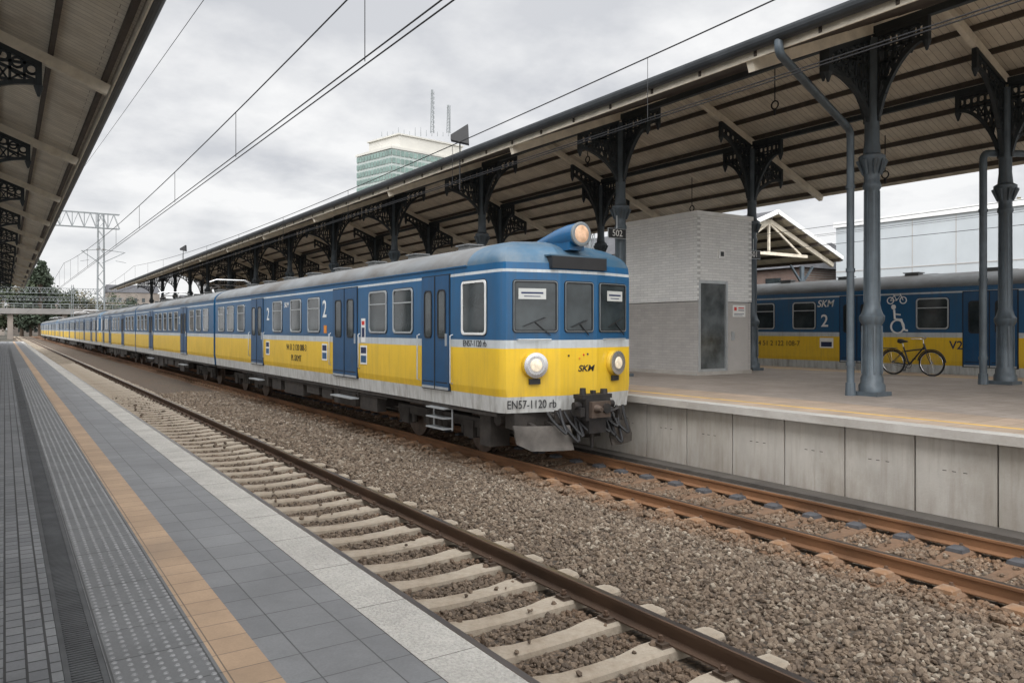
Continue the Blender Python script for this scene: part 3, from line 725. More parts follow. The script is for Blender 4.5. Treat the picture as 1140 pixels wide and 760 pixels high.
MIDF=[('w',.9,1.85),('w',2.3,3.25),('w',3.7,4.65),('D',5.3,6.75),('w',7.4,8.35),('w',8.9,9.85),('w',10.4,11.35),('w',11.9,12.85),('w',13.3,14.0),('D',14.7,16.15),('w',16.8,17.75),('w',18.2,19.15),('w',19.7,20.65)]
TR=empty('commuter_train',(T2,10.4,0),'long blue and yellow electric commuter train standing at the platform','train','commuter trains')
y=0
cars=[]
for u in range(3):
    cars.append(carriage(TR,y,20.9,True,CABF,near=(u==0))); y+=21.2
    cars.append(carriage(TR,y,21.5,False,MIDF,near=(u==0),pant=True)); y+=21.8
    cars.append(carriage(TR,y,20.9,True,CABF,rev=True,near=False)); y+=21.9
car=cars[0]
FA=math.atan2(.225,(.95-.28)*1.43)
def facet(sgn,u,z,out=0):
    mx=sgn*(.95+.28)/2*1.435; my=.1125
    a=-FA if sgn<0 else FA
    return (mx+u*math.cos(a)+out*math.sin(a), my+u*math.sin(a)-out*math.cos(a), z),a
wm=window_mesh(.80,.86,'seal',False,.012,.05)
for sg in (-1,1):
    p,a=facet(sg,-sg*.03,2.69,.003); put(wm,'windscreen',car,p,a)
put(window_mesh(.62,.86,'seal',False,.012,.05),'windscreen',car,(0,-.003,2.69))
for sg,x0,x1,zc in ((-1,-.28,.22,2.90),(1,-.2,.26,2.90)):
    p,a=facet(sg,0,zc,.0125); g=MB(['card','navy']); g.box(x0,x1,-.0015,.0015,-.09,.09,0); g.box(x0+.05,x1-.05,-.0025,-.0015,.0,.03,1); g.box(x0+.1,x1-.1,-.0025,-.0015,-.05,-.035,1); g.obj('destination_card',car,p,a)
g=MB(['black','domeblue']); g.box(-.60,.60,-.035,.3,3.34,3.55,0); g.box(-.63,.63,-.02,.28,3.55,3.575,1); g.obj('destination_display',car)
for sg in (-1,1):
    p,a=facet(sg,0,0,.03)
    g=MB('rubber'); g.beam((.30,0,2.20),(.02,0,2.42),.012,.012,0,(0,1,0)); g.beam((-.2,-.01,2.35),(.2,-.01,2.50),.014,.012,0,(0,1,0)); g.obj('wiper',car,p,a)
g=MB('rubber'); g.beam((.2,-.03,2.20),(.0,-.03,2.40),.012,.012,0,(0,1,0)); g.beam((-.18,-.035,2.34),(.16,-.035,2.46),.014,.012,0,(0,1,0)); g.obj('wiper',car)
g=MB(['blue','seal','lenswarm','black']); 
vs=[];secs=[(-.03,.20,3.95),(.25,.20,3.94),(.55,.18,3.92),(.95,.12,3.89),(1.35,.03,3.89)]
for (yv,r_,zc) in secs:
    for j in range(20): t=2*math.pi*j/20; vs.append((r_*math.cos(t)*1.02,yv,zc+r_*math.sin(t)))
g.add(vs,[(i*20+j,i*20+(j+1)%20,(i+1)*20+(j+1)%20,(i+1)*20+j) for i in range(len(secs)-1) for j in range(20)],0,True)
g.rev([(.202,.0),(.212,-.05),(.185,-.06)],(0,-.02,3.95),28,1,'y'); g.rev([(.186,-.050),(.184,-.054),(.165,-.056)],(0,-.02,3.95),28,3,'y'); g.rev([(.165,-.052),(.15,-.062),(.09,-.072),(.02,-.075)],(0,-.02,3.95),28,2,'y')
g.box(-.16,.16,.06,.8,3.68,3.86,0); g.obj('roof_headlamp',car)
for sg in (-1,1):
    p,a=facet(sg,0,1.70,0)
    g=MB(['yellow','chrome','lens','black','alu']); 
    g.rev([(.225,.02),(.225,-.05),(.21,-.075)],(0,0,0),24,0,'y')
    g.rev([(.205,-.07),(.214,-.115),(.158,-.12)],(0,0,0),24,1,'y'); g.rev([(.158,-.113),(.156,-.115),(.125,-.117)],(0,0,0),24,3,'y'); g.rev([(.122,-.108),(.10,-.13),(.02,-.14)],(0,0,0),24,2,'y')
    g.box(-.10,.10,-.055,-.02,-.32,-.23,3)
    g.obj('headlight',car,p,a)
p,a=facet(-1,-.035,1.035,.012); text('EN57-1120 rb',.20,p,(R(90),0,a),'black',car,'fleet_number',sx=.78,bold=.001)
text('SKM',.15,(.15,-.006,1.62),(R(90),0,0),'black',car,'operator_logo',sx=1.25,bold=.003,shear=.25)
for i,(x,z,m_) in enumerate([(.15,1.86,'red'),(.24,1.87,'navy'),(.06,1.80,'orangep'),(-.18,1.85,'black')]): g=MB(m_); g.cyl((x-.05,-.004,z),(x-.05,-.012,z),.018,.018,8); g.obj('front_marking',car)
for sg in (-1,1):
    pA,_=facet(sg,-.3,2.13,.0); pB,_=facet(sg,-.3,2.13,.05); pC,_=facet(sg,.3,2.13,.05); pD,_=facet(sg,.3,2.13,.0); g=MB('alu'); g.tube([pA,pB,pC,pD],.012,6); g.obj('handrail',car)
g=MB(['under']); g.box(-1.2,1.2,.22,.5,.62,.9,0); g.box(-.5,.5,.02,.6,.7,.92,0); g.obj('buffer_beam',car)
g=MB(['coupler','steel']); g.box(-.10,.10,-.25,.6,.86,1.02); g.box(-.26,.26,-.52,-.2,.78,1.14); g.box(-.20,.20,-.60,-.52,.83,1.10,1)
g.cyl((-.1,-.60,.98),(-.1,-.73,.98),.075,.04,12,1); g.cyl((.1,-.60,.98),(.1,-.64,.98),.085,.085,12,0); g.box(-.32,.32,-.50,-.25,1.14,1.21); g.cyl((-.24,-.4,1.15),(-.24,-.4,1.32),.06,.05,8); g.cyl((.22,-.4,1.15),(.22,-.4,1.29),.07,.06,8); g.cyl((0,-.38,1.2),(0,-.38,1.27),.05,.05,8)
g.cyl((-.42,-.38,1.03),(-.28,-.38,1.03),.06,.06,10); g.cyl((.28,-.38,1.03),(.44,-.38,1.03),.06,.06,10)
g.box(-.18,.18,-.5,-.1,.56,.78); g.box(-.36,-.27,-.5,-.25,.85,1.0); g.tube([(.27,-.5,.9),(.38,-.57,.97),(.42,-.5,.8)],.03,8); g.cyl((0,-.35,.3),(0,-.35,.6),.03,.05,8); g.obj('coupler',car)
for x0,x1,dp in ((-.45,-.15,.42),(-.6,-.2,.5),(.25,.55,.45),(.35,.75,.58),(.5,.9,.42),(-.8,-.5,.35),(.30,.62,.3),(-.3,-.05,.34),(.1,.45,.38)):
    g=MB('rubber'); pts=[]
    for t in np.linspace(0,1,14): pts.append((x0+(x1-x0)*t+.04*math.sin(5*t),-.16-.30*math.sin(math.pi*t),.92-dp*math.sin(math.pi*t)**.8+.04*t))
    g.tube(pts,.026,7); g.obj('air_hose',car)
for x in (-.62,.62,.78): 
    g=MB(['coupler']); g.cyl((x,.0,.86),(x,-.14,.84),.04,.04,8,0); g.box(x-.015,x+.015,-.17,-.13,.80,.89,0); g.obj('brake_cock',car)
for sg in (-1,1):
    g=MB(['plough','under'])
    cols_=[(.42,-.34),(.65,-.30),(.9,-.2),(1.1,-.08),(1.27,.1)]; rows_=[(.70,.06),(.58,.0),(.44,.0),(.30,-.06)]
    for off,mt in ((0,0),(.03,1)):
        vs=[(sg*x,y_+dy+off,z+(.10 if (i==4 and z<.5) else 0)) for i,(x,y_) in enumerate(cols_) for z,dy in rows_]
        g.add(vs,[(i*4+j,i*4+j+1,(i+1)*4+j+1,(i+1)*4+j) for i in range(4) for j in range(3)],mt,True)
    g.beam((.9*sg,-.1,.6),(.9*sg,.6,.8),.08,.08,1); g.beam((.55*sg,-.2,.6),(.55*sg,.6,.8),.06,.06,1)
    g.obj('snow_plough',car,recalc=False)
for sg in (-1,1): g=MB('under'); g.box(sg*1.05-.2,sg*1.05+.2,.9,1.25,.25,.8); g.obj('sand_box',car)
g=MB('under'); g.cyl((-1.2,.75,.75),(1.2,.75,.75),.12,.12,10); g.obj('air_tank',car)
XS=-1.446
text('EN57-1120 rb',.155,(XS,1.12,2.05),SIDE,'black',car,'fleet_number',sx=.9)
text('2',.62,(XS,8.65,2.80),SIDE,'white',car,'class_numeral',bold=.006); text('2',.55,(XS,13.72,2.75),SIDE,'white',car,'class_numeral',bold=.006)
text('94 51 2 120 088-3',.25,(XS,10.95,1.78),SIDE,'black',car,'fleet_number',sx=.95)
text('PL-SKMT',.25,(XS,10.95,1.48),SIDE,'black',car,'fleet_number',sx=.95)
text('SKM',.22,(XS,11.85,3.0),SIDE,'white',car,'operator_logo',shear=.25)
for yy_ in (6.08,13.75,8.65):
    g=MB(['white','blue','yellow','navy']); g.box(XS-.002,XS+.003,yy_-.19,yy_+.19,1.50,1.93,0); g.box(XS-.005,XS-.002,yy_-.15,yy_+.15,1.54,1.70,1); g.box(XS-.005,XS-.002,yy_-.15,yy_+.15,1.75,1.89,3); g.obj('sticker',car)
g=MB(['white','navy','red']); g.box(XS-.002,XS+.003,6.1-.12,6.1+.12,2.0,2.55,0); g.box(XS-.005,XS-.002,6.1-.08,6.1+.08,2.12,2.34,1); g.box(XS-.005,XS-.002,6.1-.08,6.1+.08,2.40,2.49,2); g.obj('sticker',car)
g=MB('orangep'); g.box(XS-.002,XS+.003,8.6-.10,8.6+.10,2.2,2.40); g.obj('sticker',car)
for c_ in cars[1:3]:
    sdx=-1.446 if c_ is cars[1] else 1.446; ro=SIDE if sdx<0 else (R(90),0,R(90))
    text('2',.5,(sdx,7.05 if c_ is cars[1] else 8.6,2.7),ro,'white',c_,'class_numeral',bold=.006)
for y_ in (1.9,3.24): g=MB('alu'); g.tube([(-1.445,y_,2.2),(-1.50,y_,2.18),(-1.50,y_,1.32),(-1.445,y_,1.3)],.014,6); g.obj('handrail',car)
for y_ in (6.3,8.2,14.1,15.85): g=MB('alu'); g.tube([(-1.445,y_,2.2),(-1.49,y_,2.18),(-1.49,y_,1.42),(-1.445,y_,1.4)],.012,6); g.obj('handrail',car)

TS=empty('commuter_train',(T3,0,0.08),'blue and yellow commuter train behind the island platform','train','commuter trains')
base_y=-6.0
def f2(k,a,b_): return (k,a-base_y,b_-base_y)
FE=[f2('w',-2.5,-1.5),f2('D',0,1.4),f2('w',2.2,3.2),f2('w',3.7,4.7),f2('w',5.2,6.2),f2('w',6.8,7.8),f2('D',9.6,11.0),f2('w',11.4,12.35),f2('D',13.65,14.85),f2('w',15.75,16.65),f2('w',17.4,18.3)]
c1=carriage(TS,base_y,25.2,False,FE,near=False)
c2=carriage(TS,base_y+25.5,21.5,False,MIDF,near=False,pant=True)
c3=carriage(TS,base_y+47.3,21.5,False,MIDF,near=False)
text('SKM',.32,(XS,15.4-base_y,3.06),SIDE,'white',c1,'operator_logo',bold=.004,shear=.25)
text('2',.58,(XS,15.42-base_y,2.48),SIDE,'white',c1,'class_numeral',bold=.005)
text('94 51 2 122 108-7',.25,(XS,17.3-base_y,1.72),SIDE,'black',c1,'fleet_number')
text('V2',.34,(XS,11.2-base_y,1.75),SIDE,'navy',c1,'class_numeral',bold=.004)
g=MB('white'); yw=12.95-base_y
def pv(u,v): return (XS,yw-u,2.42+v)
g.ring(pv(0.02,-.12),(1,0,0),.20,.03,22,5); g.cyl((XS-.004,yw+.10,2.90),(XS+.004,yw+.10,2.90),.075,.075,14)
g.tube([pv(-.08,.40),pv(-.06,.12),pv(.14,.10),pv(.24,-.22),pv(.34,-.24)],.035,6); g.tube([pv(-.06,.26),pv(.12,.24)],.026,6)
g.obj('wheelchair_pictogram',c1)
g=MB('white')
for u in (-.2,.2): g.ring((XS,yw-u,3.1),(1,0,0),.10,.016,18,5)
g.tube([(XS,yw+.2,3.1),(XS,yw+.08,3.25),(XS,yw-.12,3.25),(XS,yw,3.1),(XS,yw+.2,3.1)],.012,5); g.tube([(XS,yw-.2,3.1),(XS,yw-.1,3.31)],.012,5); g.tube([(XS,yw,3.1),(XS,yw+.1,3.29)],.012,5)
g.obj('bicycle_pictogram',c1)
g=MB(['white','yellow','navy']); g.box(XS-.002,XS+.003,15.1-base_y,15.6-base_y,1.60,1.93,0); g.box(XS-.005,XS-.002,15.15-base_y,15.55-base_y,1.64,1.80,2); g.obj('sticker',c1)
for a in ((-.7,.7,6,9,3.85,4.2),(-.6,.6,12,13.6,3.85,4.12)):
    g=MB(['roof']); g.box(*a); g.obj('roof_equipment',c1)

# ------------------------------------------------------------------ bicycle
BK=empty('bicycle',(20.9,11.45,P2Z),'black city bicycle parked beside the platform edge','bicycle')
BK.rotation_euler=(0,R(-4),0)
r=.34
for yy_ in (-.54,.54):
    g=MB(['chrome']); g.ring((0,0,0),(1,0,0),r-.035,.012,32,6)
    for i in range(18):
        a=i*2*math.pi/18; g.cyl((.02 if i%2 else -.02,0,0),(0,(r-.04)*math.cos(a),(r-.04)*math.sin(a)),.0025,.0025,4)
    g.cyl((-.05,0,0),(.05,0,0),.022,.022,10); wo=g.obj('wheel',BK,(0,yy_,r+.005))
    g=MB('tyre'); g.ring((0,0,0),(1,0,0),r-.01,.023,36,8); g.obj('tyre',wo)
    g=MB('black'); pts=[(0,(r+.035)*math.cos(a),(r+.035)*math.sin(a)) for a in np.linspace(R(10),R(175),16)]; g.tube(pts,.017,6); g.obj('mudguard',wo)
g=MB('bikeframe')
bb=(0,.08,.29); st=(0,.22,.78)
for a,b_ in (((0,-.36,.80),bb),((0,-.37,.74),(0,.19,.66)),(bb,st)): g.cyl(a,b_,.022,.022,10)
g.cyl((0,-.345,.88),(0,-.40,.70),.024,.024,10)
for sx in (-.045,.045): g.cyl((sx,.08,.29),(sx,.54,r),.010,.010,8); g.cyl((sx,.21,.68),(sx,.54,r),.009,.009,8); g.tube([(sx,-.40,.70),(sx,-.46,.52),(sx,-.54,r)],.011,8)
g.obj('frame',BK)
g=MB('alu'); g.cyl(st,(0,.245,.90),.013,.013,8); g.obj('seat_post',BK)
g=MB('black'); g.tube([(0,.10,.93),(0,.18,.935),(0,.28,.94),(0,.36,.95)],[.02,.035,.07,.06],10); g.obj('saddle',BK)
g=MB('chrome'); g.cyl((0,-.345,.88),(0,-.33,1.0),.013,.013,8); g.tube([(-.30,-.16,1.02),(-.27,-.24,1.03),(-.15,-.34,1.02),(0,-.36,1.0),(.15,-.34,1.02),(.27,-.24,1.03),(.30,-.16,1.02)],.012,8); g.obj('handlebar',BK)
g=MB('bikeframe'); g.ring((-.05,.08,.29),(1,0,0),.09,.008,20,6); g.cyl((-.09,.08,.29),(-.09,.16,.15),.01,.01,6); g.cyl((.09,.08,.29),(.09,.0,.43),.01,.01,6); g.box(-.17,-.09,.13,.2,.13,.155); g.box(.09,.17,-.03,.04,.42,.445); g.tube([(-.05,.08,.38),(-.05,.54,r+.04)],.005,5); g.tube([(-.05,.08,.20),(-.05,.54,r-.04)],.005,5); g.obj('crankset',BK)
g=MB('black'); g.box(-.06,.06,.42,.82,.74,.75); 
for sx in (-.05,.05): g.cyl((sx,.74,.74),(sx,.56,r),.006,.006,6)
g.obj('luggage_rack',BK)
g=MB('red'); g.cyl((0,.84,.70),(0,.86,.70),.03,.03,10); g.obj('rear_reflector',BK)

# ------------------------------------------------------------------ overhead line
def ohl(cx,label,cont=(-.05,.05),cz=5.55,sup=(-10,65,140,215),zm=7.15,sag=.85):
    e=empty('overhead_line',(cx,0,0),label,'overhead wires','overhead lines')
    for dx in cont:
        g=MB('wire'); g.tube([(dx,-12,cz),(dx,260,cz)],.0095,5); g.obj('contact_wire',e)
    def zz(y):
        for a,b_ in zip(sup,sup[1:]):
            if a<=y<=b_: t=(y-a)/(b_-a); return zm-4*sag*t*(1-t)
        return zm
    g=MB('wire'); g.tube([(0,y,zz(y)) for y in np.arange(-10,216,3.)],.011,5); g.obj('catenary_wire',e)
    g=MB('wire'); g.cyl((0,0,0),(0,0,-1),.006,.006,4); dm=g.mesh('dropper')
    for y in np.arange(2.5,140,6.2):
        o=put(dm,'dropper',e,(0,y,zz(y))); o.scale=(1,1,zz(y)-cz)
ohl(T1,'overhead contact and catenary wires above the near track')
ohl(T2,'overhead contact and catenary wires above the train track')
def wire(p,q,label='single dark overhead feeder wire strung between masts',sag=.3,r=.010):
    g=MB('wire'); p=Vector(p);q=Vector(q); g.tube([p.lerp(q,t)-Vector((0,0,4*sag*t*(1-t))) for t in np.linspace(0,1,14)],r,5)
    tag(g.obj('feeder_wire'),label,'overhead wire','feeder wires')
wire((4.6,-8,9.9),(4.6,114,16.9)); wire((4.6,114,16.9),(4.6,215,13)); 
wire((26,-10,6.6),(26,90,6.6),sag=.5); wire((26,-10,5.5),(26,90,5.5),sag=0); wire((34,-10,7.4),(34,120,7.4),sag=.5); wire((40,0,8.0),(40,100,8.0))
def lattice_mast(x,y,h,arms,beam=None,label='grey steel lattice mast carrying overhead wires',armz=6.6,a=.16,t=1.0,bh=.9):
    e=empty('catenary_mast',(x,y,-.3),label,'mast','overhead line masts')
    g=MB('galv')
    for sx in (-a,a):
        for sy in (-a,a): g.beam((sx*1.4,sy*1.4,0),(sx,sy,h),.06*t,.06*t)
    k=int(h/(.6*t))
    for i in range(k):
        z0=i*h/k; z1=(i+1)*h/k; s_=1 if i%2 else -1
        for sy in (-a,a): g.beam((-a*1.15*s_,sy*1.15,z0),(a*1.15*s_,sy*1.15,z1),.03*t,.03*t)
        for sx in (-a,a): g.beam((sx*1.15,-a*1.15*s_,z0),(sx*1.15,a*1.15*s_,z1),.03*t,.03*t)
    g.obj('mast',e)
    if beam:
        x0,x1=beam[0]-x,beam[1]-x; zb=h-bh; zt=h+.0; g=MB('galv')
        for sy in (-.2*t,.2*t):
            g.beam((x0,sy,zb),(x1,sy,zb),.06*t,.06*t); g.beam((x0,sy,zt),(x1,sy,zt),.06*t,.06*t)
            n=max(2,int((x1-x0)/(.8*t)))
            for i in range(n):
                u0=x0+(x1-x0)*i/n; u1=x0+(x1-x0)*(i+1)/n
                g.beam((u0,sy,zb),((u0+u1)/2,sy,zt),.035*t,.035*t); g.beam(((u0+u1)/2,sy,zt),(u1,sy,zb),.035*t,.035*t); g.beam((u0,sy,zb),(u0,sy,zt),.03*t,.03*t)
        g.obj('cross_beam',e)
    for ax in arms:
        g=MB(['galv','rust'])
        dx=ax-x; s_=math.copysign(1,dx)
        g.tube([(s_*.15,0,armz+.9),(dx,0,armz+.6)],.03*t,6); g.tube([(s_*.15,0,armz-.9),(dx*.95,0,armz+.55)],.03*t,6); g.tube([(dx*.6,0,armz-.55),(dx+s_*.1,0,armz-.75)],.02*t,6)
        g.cyl((s_*.2,0,armz+.9),(s_*.5,0,armz+.86),.06*t,.06*t,8,1)
        g.obj('cantilever_arm',e)
lattice_mast(10.6,114,17.8,(T2,13.5),(3.2,12.8),'tall grey lattice mast with lattice cross beam over tracks',armz=12.2,a=.32,t=1.7,bh=1.9)
lattice_mast(10.8,168,11,(T2,)); 
lattice_mast(-6,205,10,(),(-6,24),'wide steel portal gantry spanning all tracks'); 
lattice_mast(-6,150,9.5,(),(-6,14),'wide steel portal gantry spanning all tracks')
lattice_mast(28,34,9.5,(T3+2,))
def flood(px,py,z,label,s_=1.0):
    x,y=W(px,z); zb=ZH(py,z)
    e=empty('floodlight',(x,y,zb),label,'floodlight','floodlights')
    g=MB(['black','glass']); 
    vs=[(-.22,-.1,-.10),(.22,-.1,-.20),(.22,.12,-.20),(-.22,.12,-.10),(-.22,-.1,.02),(.20,-.1,.28),(.20,.12,.28),(-.22,.12,.02)]
    g.add([(a*s_,b_*s_,c*s_) for a,b_,c in vs],[(0,3,2,1),(4,5,6,7),(0,1,5,4),(1,2,6,5),(2,3,7,6),(3,0,4,7)]); g.obj('lamp_housing',e,(0,0,0),-TH)
    g=MB('wire'); g.cyl((.0,0,-.1*s_),(.0,0,-1.3*s_),.02,.02,6); g.obj('lamp_pole',e)
flood(512,152,20.5,'black wedge shaped floodlight on a thin pole at the canopy edge',1.1)
flood(204,277,52,'small black floodlight on pole above canopy',.9)

# ------------------------------------------------------------------ background
cx0=W(436,300); lxw=W(397,316); rxw=W(518,324)
TW=empty('office_tower',(cx0[0],cx0[1],-.3),'tall pale green glass office tower with cream crown and antennas','office tower')
v1=Vector((lxw[0]-cx0[0],lxw[1]-cx0[1],0)); v2=Vector((rxw[0]-cx0[0],rxw[1]-cx0[1],0))
HT=ZH(165,300)+.3
g=MB('towerw')
c4=[Vector((0,0,0)),v1,v1+v2,v2]
cen=(v1+v2)/2
def prism(g,cs,z0,z1,m=0):
    n=len(cs); g.add([(c.x,c.y,z0) for c in cs]+[(c.x,c.y,z1) for c in cs],[(i,(i+1)%n,n+(i+1)%n,n+i) for i in range(n)]+[tuple(range(n)),tuple(range(n,2*n))],m)
prism(g,[c+(cen-c)*.01 for c in c4],0,HT); g.obj('facade',TW)
g=MB(['towerg']); nfl=20
for fl in range(nfl):
    z0=HT-(fl+1)*3.1+.6; z1=z0+2.0
    for v,nseg in ((v1,12),(v2,18)):
        nrm=Vector((v.y,-v.x,0)).normalized()
        if nrm.dot(-cen)<0: nrm=-nrm
        for k in range(nseg):
            a=v*((k+.10)/nseg)+nrm*.12; b_=v*((k+.90)/nseg)+nrm*.12
            g.add([(a.x,a.y,z0),(b_.x,b_.y,z0),(b_.x,b_.y,z1),(a.x,a.y,z1)],[(0,1,2,3)])
o=g.obj('window',TW,recalc=False); tag(o,kind='stuff')
g=MB('towerc'); prism(g,[cen+(c-cen)*1.02 for c in c4],HT,HT+.9); prism(g,[cen+(c-cen)*.86+v2*.06 for c in c4],HT+.9,HT+6.3); prism(g,[cen+(c-cen)*.90+v2*.06 for c in c4],HT+6.3,HT+6.9); g.obj('crown',TW)
def antenna(px,pyt,pyb,z):
    x,y=W(px,z); x-=cx0[0]; y-=cx0[1]; zt=ZH(pyt,z)+.3; zb=ZH(pyb,z)+.3
    g=MB(['galv','red']); h=zt-zb; 
    for a in range(3):
        t=a*2.094; g.beam((x+.7*math.cos(t),y+.7*math.sin(t),zb),(x+.3*math.cos(t),y+.3*math.sin(t),zt),.22,.22)
    for i in range(9):
        zz=zb+h*i/9; g.beam((x-.6,y,zz),(x+.6,y,zz+h/9),.15,.15); g.cyl((x+.9,y,zz),(x+.9,y,zz+1.2),.15,.15,6); g.beam((x,y,zz+.5),(x+.9,y,zz+.5),.12,.12)
    g.obj('antenna',TW)
antenna(481,100,148,310); antenna(499,117,148,312)
for i in range(14):
    x,y=W(425+i*6.2,309); g=MB('galv'); g.cyl((x-cx0[0],y-cx0[1],HT+6.9),(x-cx0[0],y-cx0[1],HT+6.9+random.uniform(1.5,3.8)),.13,.08,5); g.obj('antenna',TW)

def simple_canopy():
    cx=31.2; e=empty('platform_canopy',(cx,0,0),'farther gabled canopy with pale gable boards on iron posts','station canopy','station canopies')
    h=5.2; ea,ri=5.95,7.9; y0,y1=23.7,90
    for sg in (-1,1):
        g=MB(['boards','roofskin','trim']); quad(g,(0,y0,ri),(sg*h,y0,ea),(sg*h,y1,ea),(0,y1,ri),0); quad(g,(0,y0,ri+.15),(sg*h,y0,ea+.15),(sg*h,y1,ea+.15),(0,y1,ri+.15),1)
        g.beam((0,y0-.04,ri+.08),(sg*(h+.1),y0-.04,ea+.06),.07,.2,2); g.obj('roof_slope',e,recalc=False)
        for i in range(6): g=MB('purlin'); x=sg*(.4+i*.95); z=ri-abs(x)*(ri-ea)/h; g.box(x-.05,x+.05,y0,y1,z-.15,z-.003); g.obj('purlin',e)
    g=MB('cream'); 
    for sg in (-1,1): g.beam((0,0,ri-.3),(sg*h,0,ea-.28),.14,.22)
    g.beam((-3,0,ri-1.9),(3,0,ri-1.9),.12,.15); g.beam((0,0,ri-.3),(0,0,ri-1.9),.1,.1); g.beam((-2.6,0,ri-1.9),(0,0,ri-.4),.08,.1); g.beam((2.6,0,ri-1.9),(0,0,ri-.4),.08,.1)
    rm=g.mesh('roof_truss'); g=MB('iron'); g.rev([(.2,-.3),(.2,1.2),(.16,1.3),(.13,1.5),(.12,5.5)],n=12); 
    g.beam((0,0,4.6),(.9,0,5.5),.09,.09); g.beam((0,0,4.6),(-.9,0,5.5),.09,.09); cm=g.mesh('column')
    for k in range(9):
        put(rm,'roof_truss',e,(0,y0+.5+k*7.2,0))
        for rx in (-2.6,2.6): put(cm,'column',e,(rx,y0+.5+k*7.2,0))
    for sg in (-1,1):
        g=MB('gutter'); g.cyl((sg*(h+.1),y0,ea),(sg*(h+.1),y1,ea),.1,.1,8); g.obj('gutter',e)
simple_canopy()
HB=empty('trackside_hall',(44,-20,-.3),'long pale grey panel clad hall with flat roof','building')
g=MB(['bwhite','trim']); g.box(0,14,0,49,0,9.0,0); g.box(-.15,14,-.1,49.1,9.0,9.35,1); g.obj('wall',HB)
g=MB('liftpanel')
for k in range(1,20): g.box(-.02,-.001,k*2.45-.02,k*2.45+.02,0,9)
g.box(-.025,-.002,0,49,6.2,6.25); g.obj('cladding_joint',HB)
for k in range(0,9): g=MB('glass'); g.box(-.03,-.003,2+k*5,4.5+k*5,2.2,3.4); g.obj('window',HB)
BB=empty('brick_building',(43,31,-.3),'old dark brick station building with dark roof','building')
g=MB(['redbrick']); g.box(0,10,0,16,0,6.6); g.obj('wall',BB)
g=MB('roofskin'); g.add([(-.4,-.4,6.6),(10.4,-.4,6.6),(10.4,16.4,6.6),(-.4,16.4,6.6),(5,1,8.6),(5,15,8.6)],[(0,1,4),(1,2,5,4),(2,3,5),(3,0,4,5)]); g.obj('roof',BB)
for k in range(5):
    for z in (1.4,4.3): g=MB(['glass','trim']); g.box(-.04,-.002,1.4+k*3,2.6+k*3,z,z+1.7,0); g.box(-.06,-.001,1.3+k*3,2.7+k*3,z-.15,z-.001,1); g.obj('window',BB)
BG=empty('road_bridge',(0,228,-.3),'grey concrete road bridge crossing over the tracks','bridge')
g=MB('bridge'); g.box(-30,34,0,12,6.4,7.8); g.obj('deck',BG)
g=MB('galv'); 
for x in range(-30,35,2): g.box(x-.05,x+.05,.1,.2,7.8,9.0)
g.box(-30,34,.1,.2,8.9,9.05); g.box(-30,34,.12,.18,8.3,8.38); g.obj('railing',BG)
for x in (-12,1.2,13.0,30): g=MB('farcity'); g.box(x-.6,x+.6,1,11,0,6.4); g.obj('pier',BG)
g=MB('farcity'); g.box(-30,-12.6,3,12,0,6.4); g.obj('abutment',BG)
for i,(x,y,w_,d_,h_) in enumerate([(-40,330,24,14,12),(-10,380,20,14,16),(14,400,26,14,14),(46,360,20,14,18),(75,330,30,14,13),(62,180,16,30,13),(62,130,16,36,11)]):
    e=empty('town_house',(x,y,-.3),'distant plastered town building with dark pitched roof','building','distant town buildings')
    g=MB('farcity'); g.box(-w_/2,w_/2,0,d_,0,h_); g.obj('wall',e)
    g=MB('roofskin'); g.add([(-w_/2-.3,-.3,h_),(w_/2+.3,-.3,h_),(w_/2+.3,d_+.3,h_),(-w_/2-.3,d_+.3,h_),(-w_/2,d_/2,h_+3.5),(w_/2,d_/2,h_+3.5)],[(0,1,5,4),(2,3,4,5),(0,4,3),(1,2,5)]); g.obj('roof',e)
    g=MB('glass')
    for fx in range(int(w_/3)):
        for fz in range(int(h_/3.2)): g.box(-w_/2+1+fx*3,-w_/2+2.2+fx*3,-.06,-.004,1.2+fz*3.2,2.9+fz*3.2)
    for fy in range(int(d_/3)):
        for fz in range(int(h_/3.2)): g.box(-w_/2-.06,-w_/2-.004,1+fy*3,2.2+fy*3,1.2+fz*3.2,2.9+fz*3.2)
    tag(g.obj('window',e),kind='stuff')
def tree(x,y,h,wd,mat,slim=False,label='broad leafy green tree behind the station',n=3600,seed=0):
    rnd=random.Random(seed); e=empty('tree',(x,y,-.3),label,'tree','trees')
    g=MB('bark'); g.tube([(0,0,0),(.1,0,h*.3),(-.1,.1,h*.6),(0,0,h*.9)],[h*.03,h*.022,h*.012,.03],8)
    cl=[]
    for i in range(26):
        t=rnd.uniform(.22,1); a=rnd.uniform(0,6.28); rad=wd/2*(math.sin(math.pi*min(1,(t-.1)*1.0))**.6 if not slim else (1.05-t)**.5)*rnd.uniform(.35,1)
        c=(rad*math.cos(a),rad*math.sin(a),h*t*.96); cl.append((c,rnd.uniform(.10,.2)*(wd if not slim else wd*1.4)))
        z0=max(.2*h,c[2]-.18*h); g.tube([(0,0,z0),(c[0]*.5,c[1]*.5,(z0+c[2])/2),c],[h*.009,h*.006,.02],5)
    g.obj('trunk',e)
    g=MB(mat); s_=h*.022
    for k in range(n):
        c,r_=rnd.choice(cl); v=Vector((rnd.gauss(0,1),rnd.gauss(0,1),rnd.gauss(0,1))).normalized()*r_*rnd.uniform(.3,1.1)
        p=Vector(c)+v; a=Vector((rnd.gauss(0,1),rnd.gauss(0,1),rnd.gauss(0,1))).normalized(); b_=a.orthogonal().normalized()
        q=s_*rnd.uniform(.6,1.5); g.add([p-a*q,p+b_*q*.7,p+a*q,p-b_*q*.7],[(0,1,2,3)])
    g.obj('crown',e,recalc=False)
